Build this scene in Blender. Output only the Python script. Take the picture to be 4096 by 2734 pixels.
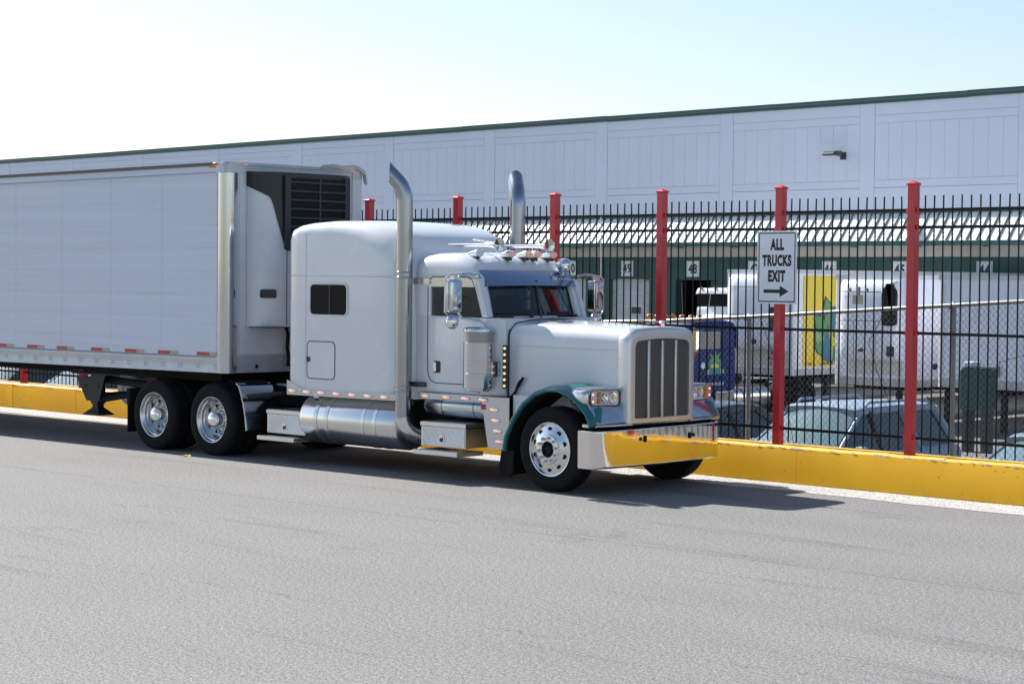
import bpy, bmesh, math, random
from math import sin, cos, pi, radians, sqrt, atan2
from mathutils import Matrix, Vector, Euler
random.seed(7)
for o in list(bpy.data.objects): bpy.data.objects.remove(o)
S = bpy.context.scene
C = S.collection
# ------------------------------------------------------------------ camera
cd = bpy.data.cameras.new("camera"); cam = bpy.data.objects.new("camera", cd); C.objects.link(cam)
cd.sensor_fit = 'HORIZONTAL'; cd.sensor_width = 36.0; cd.lens = 70.0
cd.clip_start = 0.1; cd.clip_end = 5000
YAW, PITCH, ROLL = 44.42519, 1.852784, 0.541085
cam.matrix_world = (Matrix.Translation((0, 0, 2.5347)) @ Matrix.Rotation(radians(YAW), 4, 'Z')
                    @ Matrix.Rotation(radians(90 - PITCH), 4, 'X') @ Matrix.Rotation(radians(ROLL), 4, 'Z'))
S.camera = cam
# ------------------------------------------------------------------ sky, sun, exposure
SUN_EL, SUN_AZ = 39.0, -0.96          # light travels along +X, a touch towards -Y
w = bpy.data.worlds.new("World"); S.world = w; w.use_nodes = True
nt = w.node_tree; nt.nodes.clear()
sky = nt.nodes.new("ShaderNodeTexSky"); sky.sky_type = 'NISHITA'; sky.sun_disc = False
sky.sun_elevation = radians(SUN_EL); sky.sun_rotation = radians(-90 - SUN_AZ)
sky.altitude = 0; sky.air_density = 1.0; sky.dust_density = 0.9; sky.ozone_density = 1.2
bg = nt.nodes.new("ShaderNodeBackground"); bg.inputs[1].default_value = 0.076
wo = nt.nodes.new("ShaderNodeOutputWorld")
nt.links.new(sky.outputs[0], bg.inputs[0]); nt.links.new(bg.outputs[0], wo.inputs[0])
sl = bpy.data.lights.new("sun", 'SUN'); sl.energy = 4.6; sl.angle = radians(0.53); sl.color = (1.0, 0.95, 0.88)
sun = bpy.data.objects.new("sun", sl); C.objects.link(sun)
ld = Vector((cos(radians(SUN_EL)) * cos(radians(SUN_AZ)), cos(radians(SUN_EL)) * sin(radians(SUN_AZ)), -sin(radians(SUN_EL))))
sun.rotation_euler = ld.to_track_quat('-Z', 'Y').to_euler(); sun.location = (-30, 10, 40)
S.view_settings.view_transform = 'Standard'; S.view_settings.look = 'None'
S.view_settings.exposure = 1.02; S.view_settings.gamma = 1.0
try: S.view_settings.use_curve_mapping = False
except Exception: pass

# ------------------------------------------------------------------ materials
M = {}
def nmat(name):
    m = bpy.data.materials.new(name); m.use_nodes = True; M[name] = m
    return m, m.node_tree, m.node_tree.nodes["Principled BSDF"]
def mat(name, col, rough=0.5, metal=0.0, coat=0.0, var=0.0, vscale=3.0, bump=0.0, bscale=20.0, stretch=(1, 1, 1), rvar=0.0, spec=0.5, emit=None, estr=0.0):
    m, t, b = nmat(name)
    b.inputs["Base Color"].default_value = (*col, 1); b.inputs["Roughness"].default_value = rough
    b.inputs["Metallic"].default_value = metal; b.inputs["Coat Weight"].default_value = coat
    b.inputs["Coat Roughness"].default_value = 0.06; b.inputs["Specular IOR Level"].default_value = spec
    if emit:
        b.inputs["Emission Color"].default_value = (*emit, 1); b.inputs["Emission Strength"].default_value = estr
    if var or bump or rvar:
        tc = t.nodes.new("ShaderNodeTexCoord"); mp = t.nodes.new("ShaderNodeMapping"); mp.inputs["Scale"].default_value = stretch
        t.links.new(tc.outputs["Object"], mp.inputs[0])
        n = t.nodes.new("ShaderNodeTexNoise"); n.inputs["Scale"].default_value = vscale; n.inputs["Detail"].default_value = 6
        n.inputs["Roughness"].default_value = 0.65
        t.links.new(mp.outputs[0], n.inputs["Vector"])
        if var:
            r = t.nodes.new("ShaderNodeValToRGB")
            r.color_ramp.elements[0].position = 0.3; r.color_ramp.elements[1].position = 0.72
            r.color_ramp.elements[0].color = (*[c * (1 - var) for c in col], 1)
            r.color_ramp.elements[1].color = (*[min(1, c * (1 + var * 0.5)) for c in col], 1)
            t.links.new(n.outputs["Fac"], r.inputs[0]); t.links.new(r.outputs[0], b.inputs["Base Color"])
        if rvar:
            mr = t.nodes.new("ShaderNodeMapRange"); mr.inputs[3].default_value = max(0.02, rough - rvar); mr.inputs[4].default_value = rough + rvar
            t.links.new(n.outputs["Fac"], mr.inputs[0]); t.links.new(mr.outputs[0], b.inputs["Roughness"])
        if bump:
            n2 = t.nodes.new("ShaderNodeTexNoise"); n2.inputs["Scale"].default_value = bscale; n2.inputs["Detail"].default_value = 3
            t.links.new(mp.outputs[0], n2.inputs["Vector"])
            bp = t.nodes.new("ShaderNodeBump"); bp.inputs["Strength"].default_value = bump; bp.inputs["Distance"].default_value = 0.02
            t.links.new(n2.outputs["Fac"], bp.inputs["Height"]); t.links.new(bp.outputs[0], b.inputs["Normal"])
    return m
def glass(name, tint, gloss_col=(1, 1, 1), base=0.04, rough=0.02):
    m, t, b = nmat(name); t.nodes.remove(b)
    tr = t.nodes.new("ShaderNodeBsdfTransparent"); tr.inputs[0].default_value = (*tint, 1)
    gl = t.nodes.new("ShaderNodeBsdfGlossy"); gl.inputs["Roughness"].default_value = rough; gl.inputs[0].default_value = (*gloss_col, 1)
    lw = t.nodes.new("ShaderNodeLayerWeight"); pw = t.nodes.new("ShaderNodeMath"); pw.operation = 'POWER'; pw.inputs[1].default_value = 4.0
    lw.inputs[0].default_value = 0.5; t.links.new(lw.outputs["Facing"], pw.inputs[0])
    fr = t.nodes.new("ShaderNodeMapRange"); fr.inputs[3].default_value = 0.045; fr.inputs[4].default_value = 0.9; t.links.new(pw.outputs[0], fr.inputs[0])
    mx = t.nodes.new("ShaderNodeMixShader")
    t.links.new(fr.outputs[0], mx.inputs[0]); t.links.new(tr.outputs[0], mx.inputs[1]); t.links.new(gl.outputs[0], mx.inputs[2])
    t.links.new(mx.outputs[0], t.nodes["Material Output"].inputs[0])
    return m
mat("white paint", (0.74, 0.76, 0.785), 0.26, coat=0.8, var=0.045, vscale=1.8, rvar=0.06, bump=0.012, bscale=1.8)
mat("trailer skin", (0.62, 0.67, 0.78), 0.42, var=0.075, vscale=2.6, stretch=(0.08, 1, 3.2), bump=0.06, bscale=1.6)
def streaks(name):
    t = M[name].node_tree; b = t.nodes["Principled BSDF"]; L = t.links; src = b.inputs["Base Color"].links[0].from_socket
    tc = t.nodes.new("ShaderNodeTexCoord"); sx = t.nodes.new("ShaderNodeSeparateXYZ"); L.new(tc.outputs["Object"], sx.inputs[0])
    a = t.nodes.new("ShaderNodeMath"); a.operation = 'FRACT'; k = t.nodes.new("ShaderNodeMath"); k.operation = 'MULTIPLY'; k.inputs[1].default_value = 3.1
    L.new(sx.outputs[2], k.inputs[0]); L.new(k.outputs[0], a.inputs[0])
    r = t.nodes.new("ShaderNodeValToRGB"); e = r.color_ramp.elements; e[0].position = 0.0; e[0].color = (0.84, 0.78, 0.76, 1); e[1].position = 0.035; e[1].color = (1, 1, 1, 1); L.new(a.outputs[0], r.inputs[0])
    mp = t.nodes.new("ShaderNodeMapping"); mp.inputs["Scale"].default_value = (0.5, 1, 6); n = t.nodes.new("ShaderNodeTexNoise"); n.inputs["Scale"].default_value = 1.5; L.new(tc.outputs["Object"], mp.inputs[0]); L.new(mp.outputs[0], n.inputs["Vector"])
    g = t.nodes.new("ShaderNodeValToRGB"); g.color_ramp.elements[0].position = 0.38; g.color_ramp.elements[1].position = 0.6; L.new(n.outputs["Fac"], g.inputs[0])
    m1 = t.nodes.new("ShaderNodeMix"); m1.data_type = 'RGBA'; L.new(g.outputs[0], m1.inputs[0]); m1.inputs[6].default_value = (1, 1, 1, 1); L.new(r.outputs[0], m1.inputs[7])
    m2 = t.nodes.new("ShaderNodeMix"); m2.data_type = 'RGBA'; m2.blend_type = 'MULTIPLY'; m2.inputs[0].default_value = 1; L.new(src, m2.inputs[6]); L.new(m1.outputs[2], m2.inputs[7]); L.new(m2.outputs[2], b.inputs["Base Color"])
streaks("trailer skin")
mat("trailer rail", (0.55, 0.57, 0.60), 0.45, metal=0.35, var=0.14, vscale=3.5)
mat("yard white", (0.74, 0.77, 0.86), 0.4, var=0.05, vscale=2)
mat("roof edge", (0.13, 0.115, 0.10), 0.6, var=0.2, vscale=3)
mat("dirty rail", (0.46, 0.47, 0.48), 0.55, metal=0.15, var=0.25, vscale=2.5)
mat("grey white", (0.70, 0.71, 0.74), 0.4, var=0.06, vscale=4)
mat("chrome", (0.76, 0.74, 0.72), 0.06, metal=1.0, bump=0.13, bscale=2.4)
mat("chrome plain", (0.86, 0.86, 0.86), 0.06, metal=1.0)
mat("stainless", (0.56, 0.585, 0.64), 0.12, metal=1.0, bump=0.02, bscale=5)
mat("stack chrome", (0.38, 0.39, 0.43), 0.2, metal=1.0, rvar=0.07, vscale=5, bump=0.03, bscale=6)
mat("aluminium", (0.70, 0.70, 0.71), 0.26, metal=1.0, rvar=0.04, vscale=2.5)
mat("satin shell", (0.74, 0.74, 0.75), 0.36, metal=0.85, rvar=0.05, vscale=2.0)
mat("visor steel", (0.36, 0.40, 0.50), 0.12, metal=1.0)
mat("brushed tank", (0.66, 0.67, 0.68), 0.24, metal=1.0, rvar=0.08, vscale=8, stretch=(1, 8, 8))
mat("wheel alloy", (0.72, 0.73, 0.74), 0.22, metal=1.0, rvar=0.06, vscale=12)
mat("rubber", (0.010, 0.010, 0.011), 0.9, spec=0.25, var=0.35, vscale=9, bump=0.08, bscale=40)
mat("black metal", (0.014, 0.014, 0.016), 0.6, var=0.3, vscale=5)
mat("black plastic", (0.02, 0.021, 0.024), 0.42, var=0.2, vscale=3)
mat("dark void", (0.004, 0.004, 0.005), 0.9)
mat("teal paint", (0.012, 0.145, 0.155), 0.32, coat=0.5, var=0.2, vscale=5)
mat("underside", (0.010, 0.0095, 0.009), 0.9, spec=0.2, var=0.4, vscale=4)
mat("amber lens", (0.60, 0.44, 0.38), 0.15, emit=(1.0, 0.35, 0.2), estr=0.10, spec=0.8)
mat("amber led", (0.9, 0.4, 0.1), 0.3, emit=(1.0, 0.33, 0.09), estr=1.4)
mat("amber plain", (0.55, 0.22, 0.03), 0.25)
mat("pink lens", (0.8, 0.45, 0.36), 0.2, emit=(1.0, 0.35, 0.2), estr=0.25)
mat("lens clear", (0.75, 0.77, 0.80), 0.12, metal=0.55)
mat("red plastic", (0.55, 0.015, 0.02), 0.4)
mat("tape red", (0.50, 0.03, 0.035), 0.4, var=0.15, vscale=8)
mat("tape white", (0.42, 0.40, 0.28), 0.5, var=0.12, vscale=8)
mat("interior", (0.02, 0.024, 0.028), 0.8)
mat("seat grey", (0.06, 0.07, 0.08), 0.8)
glass("windscreen", (0.22, 0.36, 0.39))
glass("tinted glass", (0.10, 0.13, 0.14))
mat("dark pane", (0.003, 0.004, 0.006), 0.06, spec=0.18)
mat("car pane", (0.012, 0.03, 0.045), 0.05, coat=0.3)
mat("windshield pane", (0.14, 0.22, 0.25), 0.07, coat=0.6)
mat("fence red", (0.58, 0.022, 0.036), 0.33, coat=0.3, var=0.12, vscale=3)
mat("fence black", (0.003, 0.005, 0.006), 0.45, spec=0.3)
mat("galvanised", (0.30, 0.31, 0.32), 0.5, metal=0.6, var=0.15, vscale=14)
mat("wire", (0.20, 0.20, 0.20), 0.5, metal=0.5)
mat("wall white", (0.76, 0.81, 0.93), 0.7, var=0.04, vscale=0.5)
mat("wall joint", (0.50, 0.53, 0.58), 0.8)
mat("roof green", (0.035, 0.11, 0.11), 0.45, var=0.12, vscale=0.8)
mat("dock green", (0.028, 0.085, 0.078), 0.6, var=0.1, vscale=0.7)
mat("band cream", (0.58, 0.57, 0.53), 0.7, var=0.06, vscale=0.6)
mat("awning metal", (0.80, 0.82, 0.81), 0.4, var=0.05, vscale=3)
mat("awning rib", (0.03, 0.085, 0.08), 0.5)
mat("door grey", (0.50, 0.53, 0.56), 0.55, var=0.06, vscale=1.5)
mat("sign white", (0.82, 0.84, 0.88), 0.45, var=0.03, vscale=4)
mat("sign black", (0.008, 0.012, 0.012), 0.5)
mat("sign green", (0.01, 0.07, 0.055), 0.5)
mat("sign red", (0.5, 0.03, 0.03), 0.5)
mat("lamp grey", (0.05, 0.055, 0.06), 0.4)
mat("lamp lens", (0.5, 0.53, 0.52), 0.3)
mat("yellow panel", (0.82, 0.60, 0.02), 0.4, var=0.05, vscale=1.5)
mat("leaf green", (0.10, 0.32, 0.10), 0.5); mat("leaf pale", (0.28, 0.48, 0.22), 0.5)
mat("letter teal", (0.02, 0.19, 0.25), 0.5); mat("lime yellow", (0.62, 0.62, 0.03), 0.5)
mat("truck blue", (0.002, 0.022, 0.13), 0.5, spec=0.15, coat=0.0, var=0.15, vscale=2)
mat("suv silver", (0.27, 0.345, 0.44), 0.5, metal=0.2, coat=0.08)
mat("car bluegrey", (0.26, 0.34, 0.42), 0.3, metal=0.3, coat=0.6)
mat("car green", (0.018, 0.035, 0.035), 0.3, coat=0.6)
mat("car white", (0.6, 0.63, 0.66), 0.3, coat=0.6)
mat("car navy", (0.015, 0.03, 0.06), 0.3, coat=0.6)
mat("bin green", (0.015, 0.07, 0.065), 0.5, var=0.15, vscale=4)
mat("vine", (0.10, 0.07, 0.05), 0.9)
mat("wrapper yellow", (0.65, 0.45, 0.04), 0.4, var=0.3, vscale=40)
# asphalt: worn aggregate, faint dark streaks along the traffic direction, hairline cracks
def asphalt(name, base, streak=True):
    m, t, b = nmat(name); L = t.links
    tc = t.nodes.new("ShaderNodeTexCoord")
    def noise(sc, det=2, rough=0.5, stretch=None):
        n = t.nodes.new("ShaderNodeTexNoise"); n.inputs["Scale"].default_value = sc; n.inputs["Detail"].default_value = det; n.inputs["Roughness"].default_value = rough
        if stretch:
            mp = t.nodes.new("ShaderNodeMapping"); mp.inputs["Scale"].default_value = stretch; L.new(tc.outputs["Object"], mp.inputs[0]); L.new(mp.outputs[0], n.inputs["Vector"])
        else: L.new(tc.outputs["Object"], n.inputs["Vector"])
        return n
    def ramp(src, p0, c0, p1, c1):
        r = t.nodes.new("ShaderNodeValToRGB"); e = r.color_ramp.elements
        e[0].position = p0; e[0].color = (c0, c0, c0, 1); e[1].position = p1; e[1].color = (c1, c1, c1, 1)
        L.new(src, r.inputs[0]); return r.outputs[0]
    def mul(a, bb):
        x = t.nodes.new("ShaderNodeMix"); x.data_type = 'RGBA'; x.blend_type = 'MULTIPLY'; x.inputs[0].default_value = 1
        L.new(a, x.inputs[6]); L.new(bb, x.inputs[7]); return x.outputs[2]
    fine = ramp(noise(58, 4, 0.85).outputs["Fac"], 0.38, base * 0.33, 0.62, base * 1.7)
    mid = ramp(noise(24, 4, 0.75).outputs["Fac"], 0.34, 0.68, 0.66, 1.27)
    big = ramp(noise(0.35, 3, 0.6, (0.5, 1.4, 1)).outputs["Fac"], 0.3, 0.93, 0.7, 1.05)
    c = mul(mul(fine, mid), big)
    if streak:
        st = ramp(noise(1.0, 6, 0.75, (0.12, 1.6, 1)).outputs["Fac"], 0.30, 0.70, 0.43, 1.0)
        c = mul(c, st)
        wv = noise(0.55, 5, 0.7, (1, 1, 1))
        vo = t.nodes.new("ShaderNodeTexVoronoi"); vo.feature = 'DISTANCE_TO_EDGE'; vo.inputs["Scale"].default_value = 0.22
        ad = t.nodes.new("ShaderNodeMixRGB"); ad.blend_type = 'ADD'; ad.inputs[0].default_value = 1.0
        mp = t.nodes.new("ShaderNodeMapping"); mp.inputs["Scale"].default_value = (0.35, 1.5, 1); L.new(tc.outputs["Object"], mp.inputs[0])
        L.new(mp.outputs[0], ad.inputs[1]); L.new(wv.outputs["Color"], ad.inputs[2]); L.new(ad.outputs[0], vo.inputs["Vector"])
        gate = ramp(noise(0.5, 2, 0.5).outputs["Fac"], 0.54, 0.0, 0.66, 1.0)
        cr = ramp(vo.outputs["Distance"], 0.0, 0.72, 0.004, 1.0)
        mx = t.nodes.new("ShaderNodeMix"); mx.data_type = 'RGBA'; L.new(gate, mx.inputs[0]); mx.inputs[6].default_value = (1, 1, 1, 1); L.new(cr, mx.inputs[7])
        c = mul(c, mx.outputs[2])
        sx = t.nodes.new("ShaderNodeSeparateXYZ"); L.new(tc.outputs["Object"], sx.inputs[0])
        def mth(op, a, bb):
            n = t.nodes.new("ShaderNodeMath"); n.operation = op
            for i, v in enumerate((a, bb)):
                if isinstance(v, (int, float)): n.inputs[i].default_value = v
                else: L.new(v, n.inputs[i])
            return n.outputs[0]
        wob = noise(0.9, 5, 0.7).outputs["Fac"]; brk = noise(1.7, 3, 0.6, (1, 0.2, 1)).outputs["Fac"]
        for y0, sl_, amp, wd, dk, g0 in ((14.21, .031, .16, .022, .62, .40), (9.55, .11, .9, .016, .66, .46), (12.35, -.05, .5, .012, .68, .50), (7.3, .02, .7, .012, .72, .50), (10.9, .0, 1.4, .010, .72, .52), (5.4, .1, 1.1, .010, .75, .50)):
            yy = mth('ADD', mth('MULTIPLY', mth('ADD', sx.outputs[0], 16.0), sl_), y0)
            d_ = mth('ABSOLUTE', mth('SUBTRACT', mth('SUBTRACT', sx.outputs[1], yy), mth('MULTIPLY', mth('SUBTRACT', wob, 0.5), amp)), 0)
            line = ramp(d_, wd * .25, dk, wd, 1.0); g = ramp(brk, g0, 0.0, g0 + .08, 1.0)
            m2 = t.nodes.new("ShaderNodeMix"); m2.data_type = 'RGBA'; L.new(g, m2.inputs[0]); m2.inputs[6].default_value = (1, 1, 1, 1); L.new(line, m2.inputs[7]); c = mul(c, m2.outputs[2])
        patch = ramp(noise(0.45, 4, 0.7, (1, 1, 1)).outputs["Fac"], 0.30, 0.84, 0.38, 1.0); c = mul(c, patch)
    tint = t.nodes.new("ShaderNodeMix"); tint.data_type = 'RGBA'; tint.blend_type = 'MULTIPLY'; tint.inputs[0].default_value = 1
    L.new(c, tint.inputs[6]); tint.inputs[7].default_value = (0.99, 0.995, 0.98, 1)
    L.new(tint.outputs[2], b.inputs["Base Color"]); b.inputs["Roughness"].default_value = 0.88; b.inputs["Specular IOR Level"].default_value = 0.25
    bp = t.nodes.new("ShaderNodeBump"); bp.inputs["Strength"].default_value = 0.35; bp.inputs["Distance"].default_value = 0.006
    L.new(noise(90, 2, 0.6).outputs["Fac"], bp.inputs["Height"]); L.new(bp.outputs[0], b.inputs["Normal"])
    return m
asphalt("asphalt", 0.196); asphalt("yard asphalt", 0.17, False)
asphalt("gutter concrete", 0.41, False)
# yellow kerb paint with chips along joints and edges
def kerb_mat():
    m, t, b = nmat("kerb yellow"); L = t.links
    tc = t.nodes.new("ShaderNodeTexCoord")
    n = t.nodes.new("ShaderNodeTexNoise"); n.inputs["Scale"].default_value = 1.3; n.inputs["Detail"].default_value = 5; L.new(tc.outputs["Object"], n.inputs["Vector"])
    r = t.nodes.new("ShaderNodeValToRGB"); r.color_ramp.elements[0].color = (0.84, 0.42, 0.002, 1); r.color_ramp.elements[1].color = (0.92, 0.50, 0.003, 1)
    r.color_ramp.elements[0].position = 0.3; r.color_ramp.elements[1].position = 0.7; L.new(n.outputs["Fac"], r.inputs[0])
    ch = t.nodes.new("ShaderNodeTexNoise"); ch.inputs["Scale"].default_value = 16; ch.inputs["Detail"].default_value = 4; L.new(tc.outputs["Object"], ch.inputs["Vector"])
    c2 = t.nodes.new("ShaderNodeValToRGB"); c2.color_ramp.elements[0].position = 0.72; c2.color_ramp.elements[1].position = 0.75
    L.new(ch.outputs["Fac"], c2.inputs[0])
    mx = t.nodes.new("ShaderNodeMix"); mx.data_type = 'RGBA'; L.new(c2.outputs[0], mx.inputs[0]); L.new(r.outputs[0], mx.inputs[6]); mx.inputs[7].default_value = (0.55, 0.52, 0.45, 1)
    dn = t.nodes.new("ShaderNodeTexNoise"); dn.inputs["Scale"].default_value = 22; dn.inputs["Detail"].default_value = 1; L.new(tc.outputs["Object"], dn.inputs["Vector"])
    d2 = t.nodes.new("ShaderNodeValToRGB"); d2.color_ramp.elements[0].position = 0.205; d2.color_ramp.elements[1].position = 0.225; L.new(dn.outputs["Fac"], d2.inputs[0])
    m2 = t.nodes.new("ShaderNodeMix"); m2.data_type = 'RGBA'; L.new(d2.outputs[0], m2.inputs[0]); m2.inputs[6].default_value = (0.09, 0.055, 0.01, 1); L.new(mx.outputs[2], m2.inputs[7])
    L.new(m2.outputs[2], b.inputs["Base Color"]); b.inputs["Roughness"].default_value = 0.5
    bp = t.nodes.new("ShaderNodeBump"); bp.inputs["Strength"].default_value = 0.25; bp.inputs["Distance"].default_value = 0.01
    L.new(n.outputs["Fac"], bp.inputs["Height"]); L.new(bp.outputs[0], b.inputs["Normal"])
kerb_mat()
# perforated grille sheet, chequer plate, perforated intake band
def holes(name, scale, metal_col, hole_col, thr=0.33, plane=(0, 1, 1), sq=False):
    m, t, b = nmat(name); L = t.links
    tc = t.nodes.new("ShaderNodeTexCoord"); mp = t.nodes.new("ShaderNodeMapping")
    mp.inputs["Scale"].default_value = plane; mp.inputs["Rotation"].default_value = (radians(45) if plane == (0, 1, 1) else 0, 0, 0); L.new(tc.outputs["Object"], mp.inputs[0])
    v = t.nodes.new("ShaderNodeTexVoronoi"); v.inputs["Scale"].default_value = scale; v.inputs["Randomness"].default_value = 0.0
    L.new(mp.outputs[0], v.inputs["Vector"])
    r = t.nodes.new("ShaderNodeValToRGB"); r.color_ramp.elements[0].position = thr; r.color_ramp.elements[1].position = thr + 0.08
    r.color_ramp.elements[0].color = (*hole_col, 1); r.color_ramp.elements[1].color = (*metal_col, 1)
    L.new(v.outputs["Distance"], r.inputs[0]); L.new(r.outputs[0], b.inputs["Base Color"])
    b.inputs["Metallic"].default_value = 0.5; b.inputs["Roughness"].default_value = 0.4
holes("grille mesh", 40, (0.24, 0.24, 0.23), (0.006, 0.006, 0.006), 0.38)
holes("perforated band", 75, (0.55, 0.55, 0.55), (0.06, 0.06, 0.06), 0.34)
holes("vent mesh", 9, (0.02, 0.022, 0.026), (0.002, 0.002, 0.002), 0.42, (1, 0, 1))
def plate():
    m, t, b = nmat("chequer plate"); L = t.links
    b.inputs["Base Color"].default_value = (0.66, 0.67, 0.68, 1); b.inputs["Metallic"].default_value = 1; b.inputs["Roughness"].default_value = 0.3
    tc = t.nodes.new("ShaderNodeTexCoord"); out = []
    for ang in (pi / 4, -pi / 4):
        mp = t.nodes.new("ShaderNodeMapping"); mp.inputs["Rotation"].default_value = (ang, ang, ang); L.new(tc.outputs["Object"], mp.inputs[0])
        mp.inputs["Scale"].default_value = (30, 30, 30)
        ck = t.nodes.new("ShaderNodeTexWave"); ck.inputs["Scale"].default_value = 0.5; ck.bands_direction = 'DIAGONAL'; L.new(mp.outputs[0], ck.inputs["Vector"]); out.append(ck)
    mx = t.nodes.new("ShaderNodeMath"); mx.operation = 'MULTIPLY'; L.new(out[0].outputs["Fac"], mx.inputs[0]); L.new(out[1].outputs["Fac"], mx.inputs[1])
    bp = t.nodes.new("ShaderNodeBump"); bp.inputs["Strength"].default_value = 0.5; bp.inputs["Distance"].default_value = 0.01
    L.new(mx.outputs[0], bp.inputs["Height"]); L.new(bp.outputs[0], b.inputs["Normal"])
plate()

# ------------------------------------------------------------------ mesh building
class MB:
    def __init__(s): s.v = []; s.f = []; s.m = []; s.cur = 0
    def add(s, vs, fs):
        o = len(s.v); s.v += [tuple(p) for p in vs]
        for f in fs: s.f.append([i + o for i in f]); s.m.append(s.cur)
        return s
    def mt(s, i): s.cur = i; return s
    def box(s, x0, x1, y0, y1, z0, z1):
        v = [(x, y, z) for x in (x0, x1) for y in (y0, y1) for z in (z0, z1)]
        return s.add(v, [(0, 1, 3, 2), (4, 6, 7, 5), (0, 4, 5, 1), (2, 3, 7, 6), (0, 2, 6, 4), (1, 5, 7, 3)])
    def poly(s, pts): return s.add(pts, [list(range(len(pts)))])
    def prism(s, pts, ax, a, b):
        def P(u, v, t): return {'y': (u, t, v), 'x': (t, u, v), 'z': (u, v, t)}[ax]
        n = len(pts); v = [P(u, q, a) for u, q in pts] + [P(u, q, b) for u, q in pts]
        f = [list(range(n))[::-1], list(range(n, 2 * n))] + [(i, (i + 1) % n, n + (i + 1) % n, n + i) for i in range(n)]
        return s.add(v, f)
    def loft(s, rings, c0=True, c1=True, closed=True):
        n = len(rings[0]); v = [p for r in rings for p in r]; f = []
        for k in range(len(rings) - 1):
            for i in range(n if closed else n - 1):
                j = (i + 1) % n; f.append((k * n + i, k * n + j, (k + 1) * n + j, (k + 1) * n + i))
        if c0: f.append(list(range(n))[::-1])
        if c1: f.append([(len(rings) - 1) * n + i for i in range(n)])
        return s.add(v, f)
    def tube(s, path, r, n=10, caps=True):
        P = [Vector(p) for p in path]; R = r if isinstance(r, (list, tuple)) else [r] * len(P); rings = []
        t0 = (P[1] - P[0]).normalized(); up = Vector((0, 0, 1)) if abs(t0.z) < 0.9 else Vector((1, 0, 0))
        nx = t0.cross(up).normalized()
        for i, p in enumerate(P):
            t = ((P[min(i + 1, len(P) - 1)] - P[max(i - 1, 0)])).normalized()
            nx = (nx - t * nx.dot(t)).normalized(); ny = t.cross(nx)
            rings.append([p + (nx * cos(2 * pi * k / n) + ny * sin(2 * pi * k / n)) * R[i] for k in range(n)])
        return s.loft(rings, caps, caps)
    def lathe(s, prof, c, ax='y', n=32, c0=False, c1=False):
        rings = []
        for r, h in prof:
            ring = []
            for k in range(n):
                a = 2 * pi * k / n; u, v = r * cos(a), r * sin(a)
                ring.append({'y': (c[0] + u, c[1] + h, c[2] + v), 'x': (c[0] + h, c[1] + u, c[2] + v), 'z': (c[0] + u, c[1] + v, c[2] + h)}[ax])
            rings.append(ring)
        return s.loft(rings, c0, c1)
    def ell(s, c, rx, ry, rz, n=14, m=8):
        rings = []
        for j in range(m + 1):
            t = -pi / 2 + pi * j / m; e = max(cos(t), 0.02)
            rings.append([(c[0] + rx * e * cos(2 * pi * k / n), c[1] + ry * e * sin(2 * pi * k / n), c[2] + rz * sin(t)) for k in range(n)])
        return s.loft(rings)
    def build(s, name, mats, parent=None, bevel=0.0, seg=2, ang=38, loc=None, fix=True):
        me = bpy.data.meshes.new(name); me.from_pydata(s.v, [], s.f)
        for mm in (mats if isinstance(mats, (list, tuple)) else [mats]): me.materials.append(M[mm])
        me.polygons.foreach_set("material_index", s.m)
        if fix:
            bm = bmesh.new(); bm.from_mesh(me); bmesh.ops.recalc_face_normals(bm, faces=bm.faces); bm.to_mesh(me); bm.free()
        me.polygons.foreach_set("use_smooth", [True] * len(me.polygons)); me.set_sharp_from_angle(angle=radians(ang))
        o = bpy.data.objects.new(name, me); C.objects.link(o)
        if parent: o.parent = parent
        if loc: o.location = loc
        if bevel:
            b = o.modifiers.new("bevel", 'BEVEL'); b.width = bevel; b.segments = seg; b.limit_method = 'ANGLE'; b.angle_limit = radians(40); b.harden_normals = True
        return o
def rrect(u0, u1, v0, v1, rt, rb, n=5, crown=0.0, m=6):
    """ring of (u,v): rounded rectangle, top radius rt, bottom radius rb"""
    pts = []
    def arc(cx, cy, r, a0):
        for k in range(n + 1):
            a = a0 + (pi / 2) * k / n; pts.append((cx + r * cos(a), cy + r * sin(a)))
    rt = max(rt, 1e-4); rb = max(rb, 1e-4)
    arc(u1 - rt, v1 - rt, rt, 0)
    for k in range(1, m):
        t = k / m; u = (u1 - rt) + ((u0 + rt) - (u1 - rt)) * t; pts.append((u, v1))
    arc(u0 + rt, v1 - rt, rt, pi / 2)
    arc(u0 + rb, v0 + rb, rb, pi); arc(u1 - rb, v0 + rb, rb, 3 * pi / 2)
    if crown:
        c = (u0 + u1) / 2; h = (u1 - u0) / 2
        pts = [(u, v + crown * (1 - ((u - c) / h) ** 2) * max(0, (v - v0) / (v1 - v0))) for u, v in pts]
    return pts
def ringx(x, pts): return [(x, u, v) for u, v in pts]
def ringy(y, pts): return [(u, y, v) for u, v in pts]
def empty(name, loc=(0, 0, 0), rz=0.0, parent=None):
    o = bpy.data.objects.new(name, None); C.objects.link(o); o.location = loc; o.rotation_euler = (0, 0, rz); o.empty_display_size = 0.2
    if parent: o.parent = parent
    return o
def tag(o, label=None, cat=None, group=None, kind=None):
    if label: o["label"] = label
    if cat: o["category"] = cat
    if group: o["group"] = group
    if kind: o["kind"] = kind
    return o
def dup(o, parent=None, loc=None):
    c = o.copy(); C.objects.link(c)
    if parent is not None: c.parent = parent
    if loc is not None: c.location = loc
    for ch in o.children: dup(ch, c)
    return c
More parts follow.
